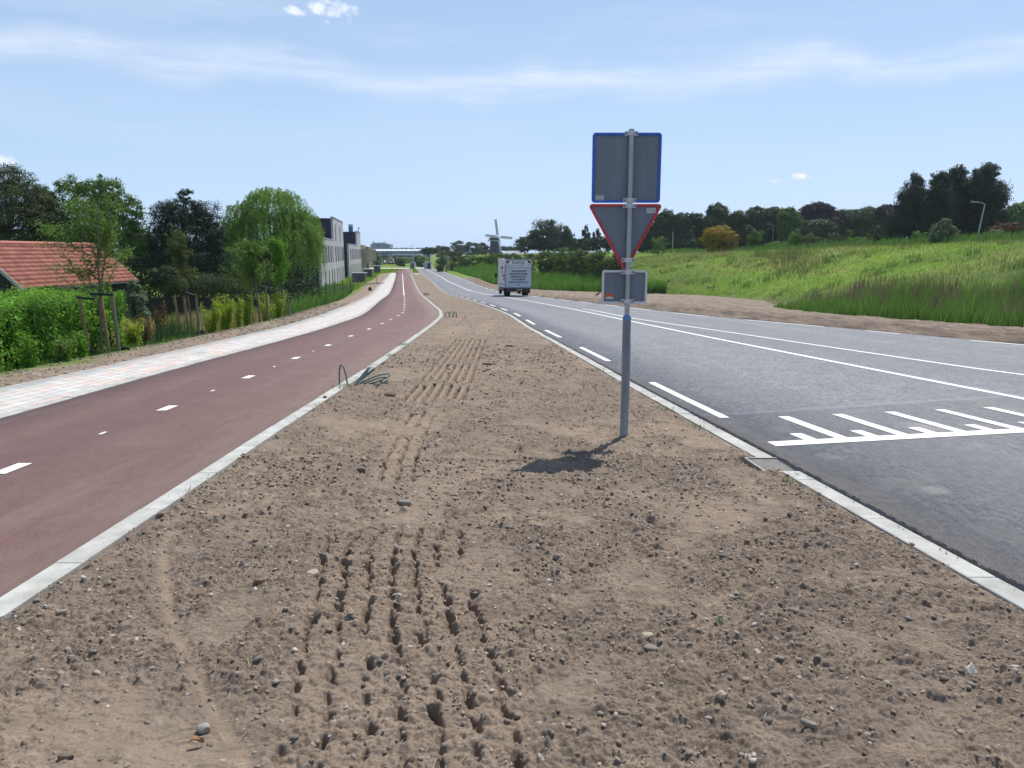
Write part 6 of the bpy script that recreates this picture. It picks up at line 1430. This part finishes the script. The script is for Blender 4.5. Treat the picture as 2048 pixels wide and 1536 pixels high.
# brownish sedge patch across the slope, as in the middle of the meadow
n = 1500; t = rng.random(n); y = 74+26*t+rng.normal(0, 1.5, n); x = .352*y-.5+2.0*(1-t)+rng.normal(0, 1.7, n); k = clumpy(x, y, .3, -.1, 19); x, y = x[k], y[k]
blades(onground(x, y), rng.uniform(.35, .75, len(x)), .06, .4, 'sedge', G['sedge'])
nc = 170; cy = 20+110*rng.random(nc)**1.1; cx = xG(cy)+3+(crX(cy)-xG(cy)-4)*rng.random(nc); i = np.repeat(np.arange(nc), 34); rr = .25+.45*rng.random(nc)
x = cx[i]+rng.normal(0, 1, len(i))*rr[i]; y = cy[i]+rng.normal(0, 1, len(i))*rr[i]; hc = (.35+.5*rng.random(nc))[i]*rng.uniform(.5, 1.2, len(i)); w_ = np.interp(y, [20, 130], [.025, .08]); a_ = (i % 3 == 0)
blades(onground(x[a_], y[a_]), hc[a_], w_[a_], .6, 'sedge', G['sedge']); blades(onground(x[~a_], y[~a_]), hc[~a_], w_[~a_], .6, 'weeds', G['mid'])
# rank growth on the crest
x, y = area(15000, 40, 170, lambda y: crX(y)-3.5, lambda y: crX(y)+5); k = infov(x, y) & clumpy(x, y, .3, -.2, 23); x, y = x[k], y[k]
blades(onground(x, y), rng.uniform(.5, 1.25, len(x))*(1+.5*fbm(x*.3, y*.3, 24, 2)), .07, .4, 'weeds', G['weed'])
x, y = area(3500, 150, 330, lambda y: xG(y)+5, lambda y: crX(y)+6); blades(onground(x, y), rng.uniform(.5, 1.1, len(x)), .16, .5, 'grass', G['grassb'])
# left side: dry reed field, rushes, green weeds up to the flats, lawn
x, y = area(26000, 18.5, 46, lambda y: paveL(y)-8.5, lambda y: paveL(y)-2.6, 1.1); k = clumpy(x, y, .5, -.4, 41) & ~((y < 20.6) & (x < -10)); x, y = x[k], y[k]
d_ = rng.random(len(x)) < np.where(clumpy(x, y, .4, 0, 43), 1., .8)
blades(onground(x[d_], y[d_]), rng.uniform(.6, 1.1, d_.sum()), .018, .35, 'dry_grass', leafmat('dry_reed', (.27, .20, .08), (.38, .28, .12), (.48, .37, .18), .35)); blades(onground(x[~d_], y[~d_]), rng.uniform(.35, .8, (~d_).sum()), .022, .35, 'weeds', G['weed'])
n = 520; x = rng.normal(-9.75, .35, n); y = rng.normal(21.4, .7, n); blades(onground(x, y), rng.uniform(.45, .85, n), .018, .2, 'rushes', leafmat('rush_blade', (.03, .075, .03), (.05, .11, .04), (.08, .15, .06), .3))
x, y = area(34000, 35, 112, lambda y: paveL(y)-np.interp(y, [35, 60, 112], [6.5, 8.5, 8]), lambda y: paveL(y)-np.interp(y, [35, 50, 80, 112], [1.6, 2.2, 3.0, 3.2]), 1.2); k = clumpy(x, y, .35, -.35, 47); x, y = x[k], y[k]
blades(onground(x, y), rng.uniform(.4, 1.25, len(x))*np.interp(y, [35, 45], [.6, 1]), np.interp(y, [35, 112], [.03, .07]), .5, 'weeds', G['weed'])
sx_, sy_ = x[:9000], y[:9000]; C = onground(sx_, sy_)+np.stack([0*sx_, 0*sx_, rng.uniform(.2, 1.1, len(sx_))], 1); tag(leaf_mesh('weeds', leaves(C, rdir(len(C))+np.array([0, 0, .6]), .13, .5), G['mid']), kind='stuff')
x, y = area(14000, 8, 22, lambda y: paveL(y)-3.1, lambda y: paveL(y)-1.45); k = clumpy(x, y, .9, -.15, 49); x, y = x[k], y[k]; blades(onground(x, y), rng.uniform(.05, .22, len(x)), .010, .6, 'grass', G['weed'])
x, y = area(9000, 110, 235, lambda y: paveL(y)-14, lambda y: paveL(y)-2.5); blades(onground(x, y), rng.uniform(.25, .7, len(x)), .12, .6, 'grass', G['grassb'])
x, y = area(6000, 186, 236, lambda y: cycR(y)+.8-(y-186)*.14, lambda y: rkO(y)-.7); blades(onground(x, y)+np.array([0, 0, .12]), rng.uniform(.15, .4, len(x)), .08, .6, 'grass', G['grassb'])
n = 9000; x = rng.uniform(-110, -50, n); y = rng.uniform(340, 470, n); blades(onground(x, y)+np.array([0, 0, 0]), rng.uniform(1.0, 3.0, n), .5, .5, 'ground_cover', G['olive'])
# tufts against the kerbs and a seedling in the dirt
def tuft(cx, cy, n, h, r): return np.stack([rng.normal(cx, r, n), rng.normal(cy, r*1.4, n)], 1), rng.uniform(.5, 1.2, n)*h
Q = []; H_ = []
for (cx, cy, n, h, r) in [(-2.47, 15.5, 60, .07, .06), (-2.5, 13.3, 40, .05, .05), (-2.6, 18.2, 70, .07, .07), (1.83, 9.0, 26, .06, .03), (1.95, 7.9, 40, .05, .05), (2.12, 5.7, 24, .05, .03), (-2.38, 5.4, 12, .04, .04), (.94, 3.25, 7, .035, .008), (1.5, 13, 24, .06, .05), (-2.45, 10.9, 50, .07, .08), (.3, 9.1, 16, .05, .06)]:
    a, b = tuft(cx, cy, n, h, r); Q.append(a); H_.append(b)
Q = np.concatenate(Q); H_ = np.concatenate(H_); blades(np.stack([Q[:, 0], Q[:, 1], zc(Q[:, 1])+.05], 1), H_, .005, .6, 'grass_tufts', G['weed'])

# ------------------------------------------------------------------ air
if HAZE:
    mb = MB(); mb.box((0, 1450, 18.0), (3600, 3300, 64)); hb_ = mb.build('haze', None); hb_['kind'] = 'stuff'
    m, nt = newmat('haze_air'); v = nd(nt, 'ShaderNodeVolumePrincipled', Color=(.80, .87, 1, 1), Density=HAZE, Anisotropy=.35)
    o = nt.nodes.new('ShaderNodeOutputMaterial'); nt.links.new(v.outputs[0], o.inputs['Volume']); hb_.data.materials.append(m)
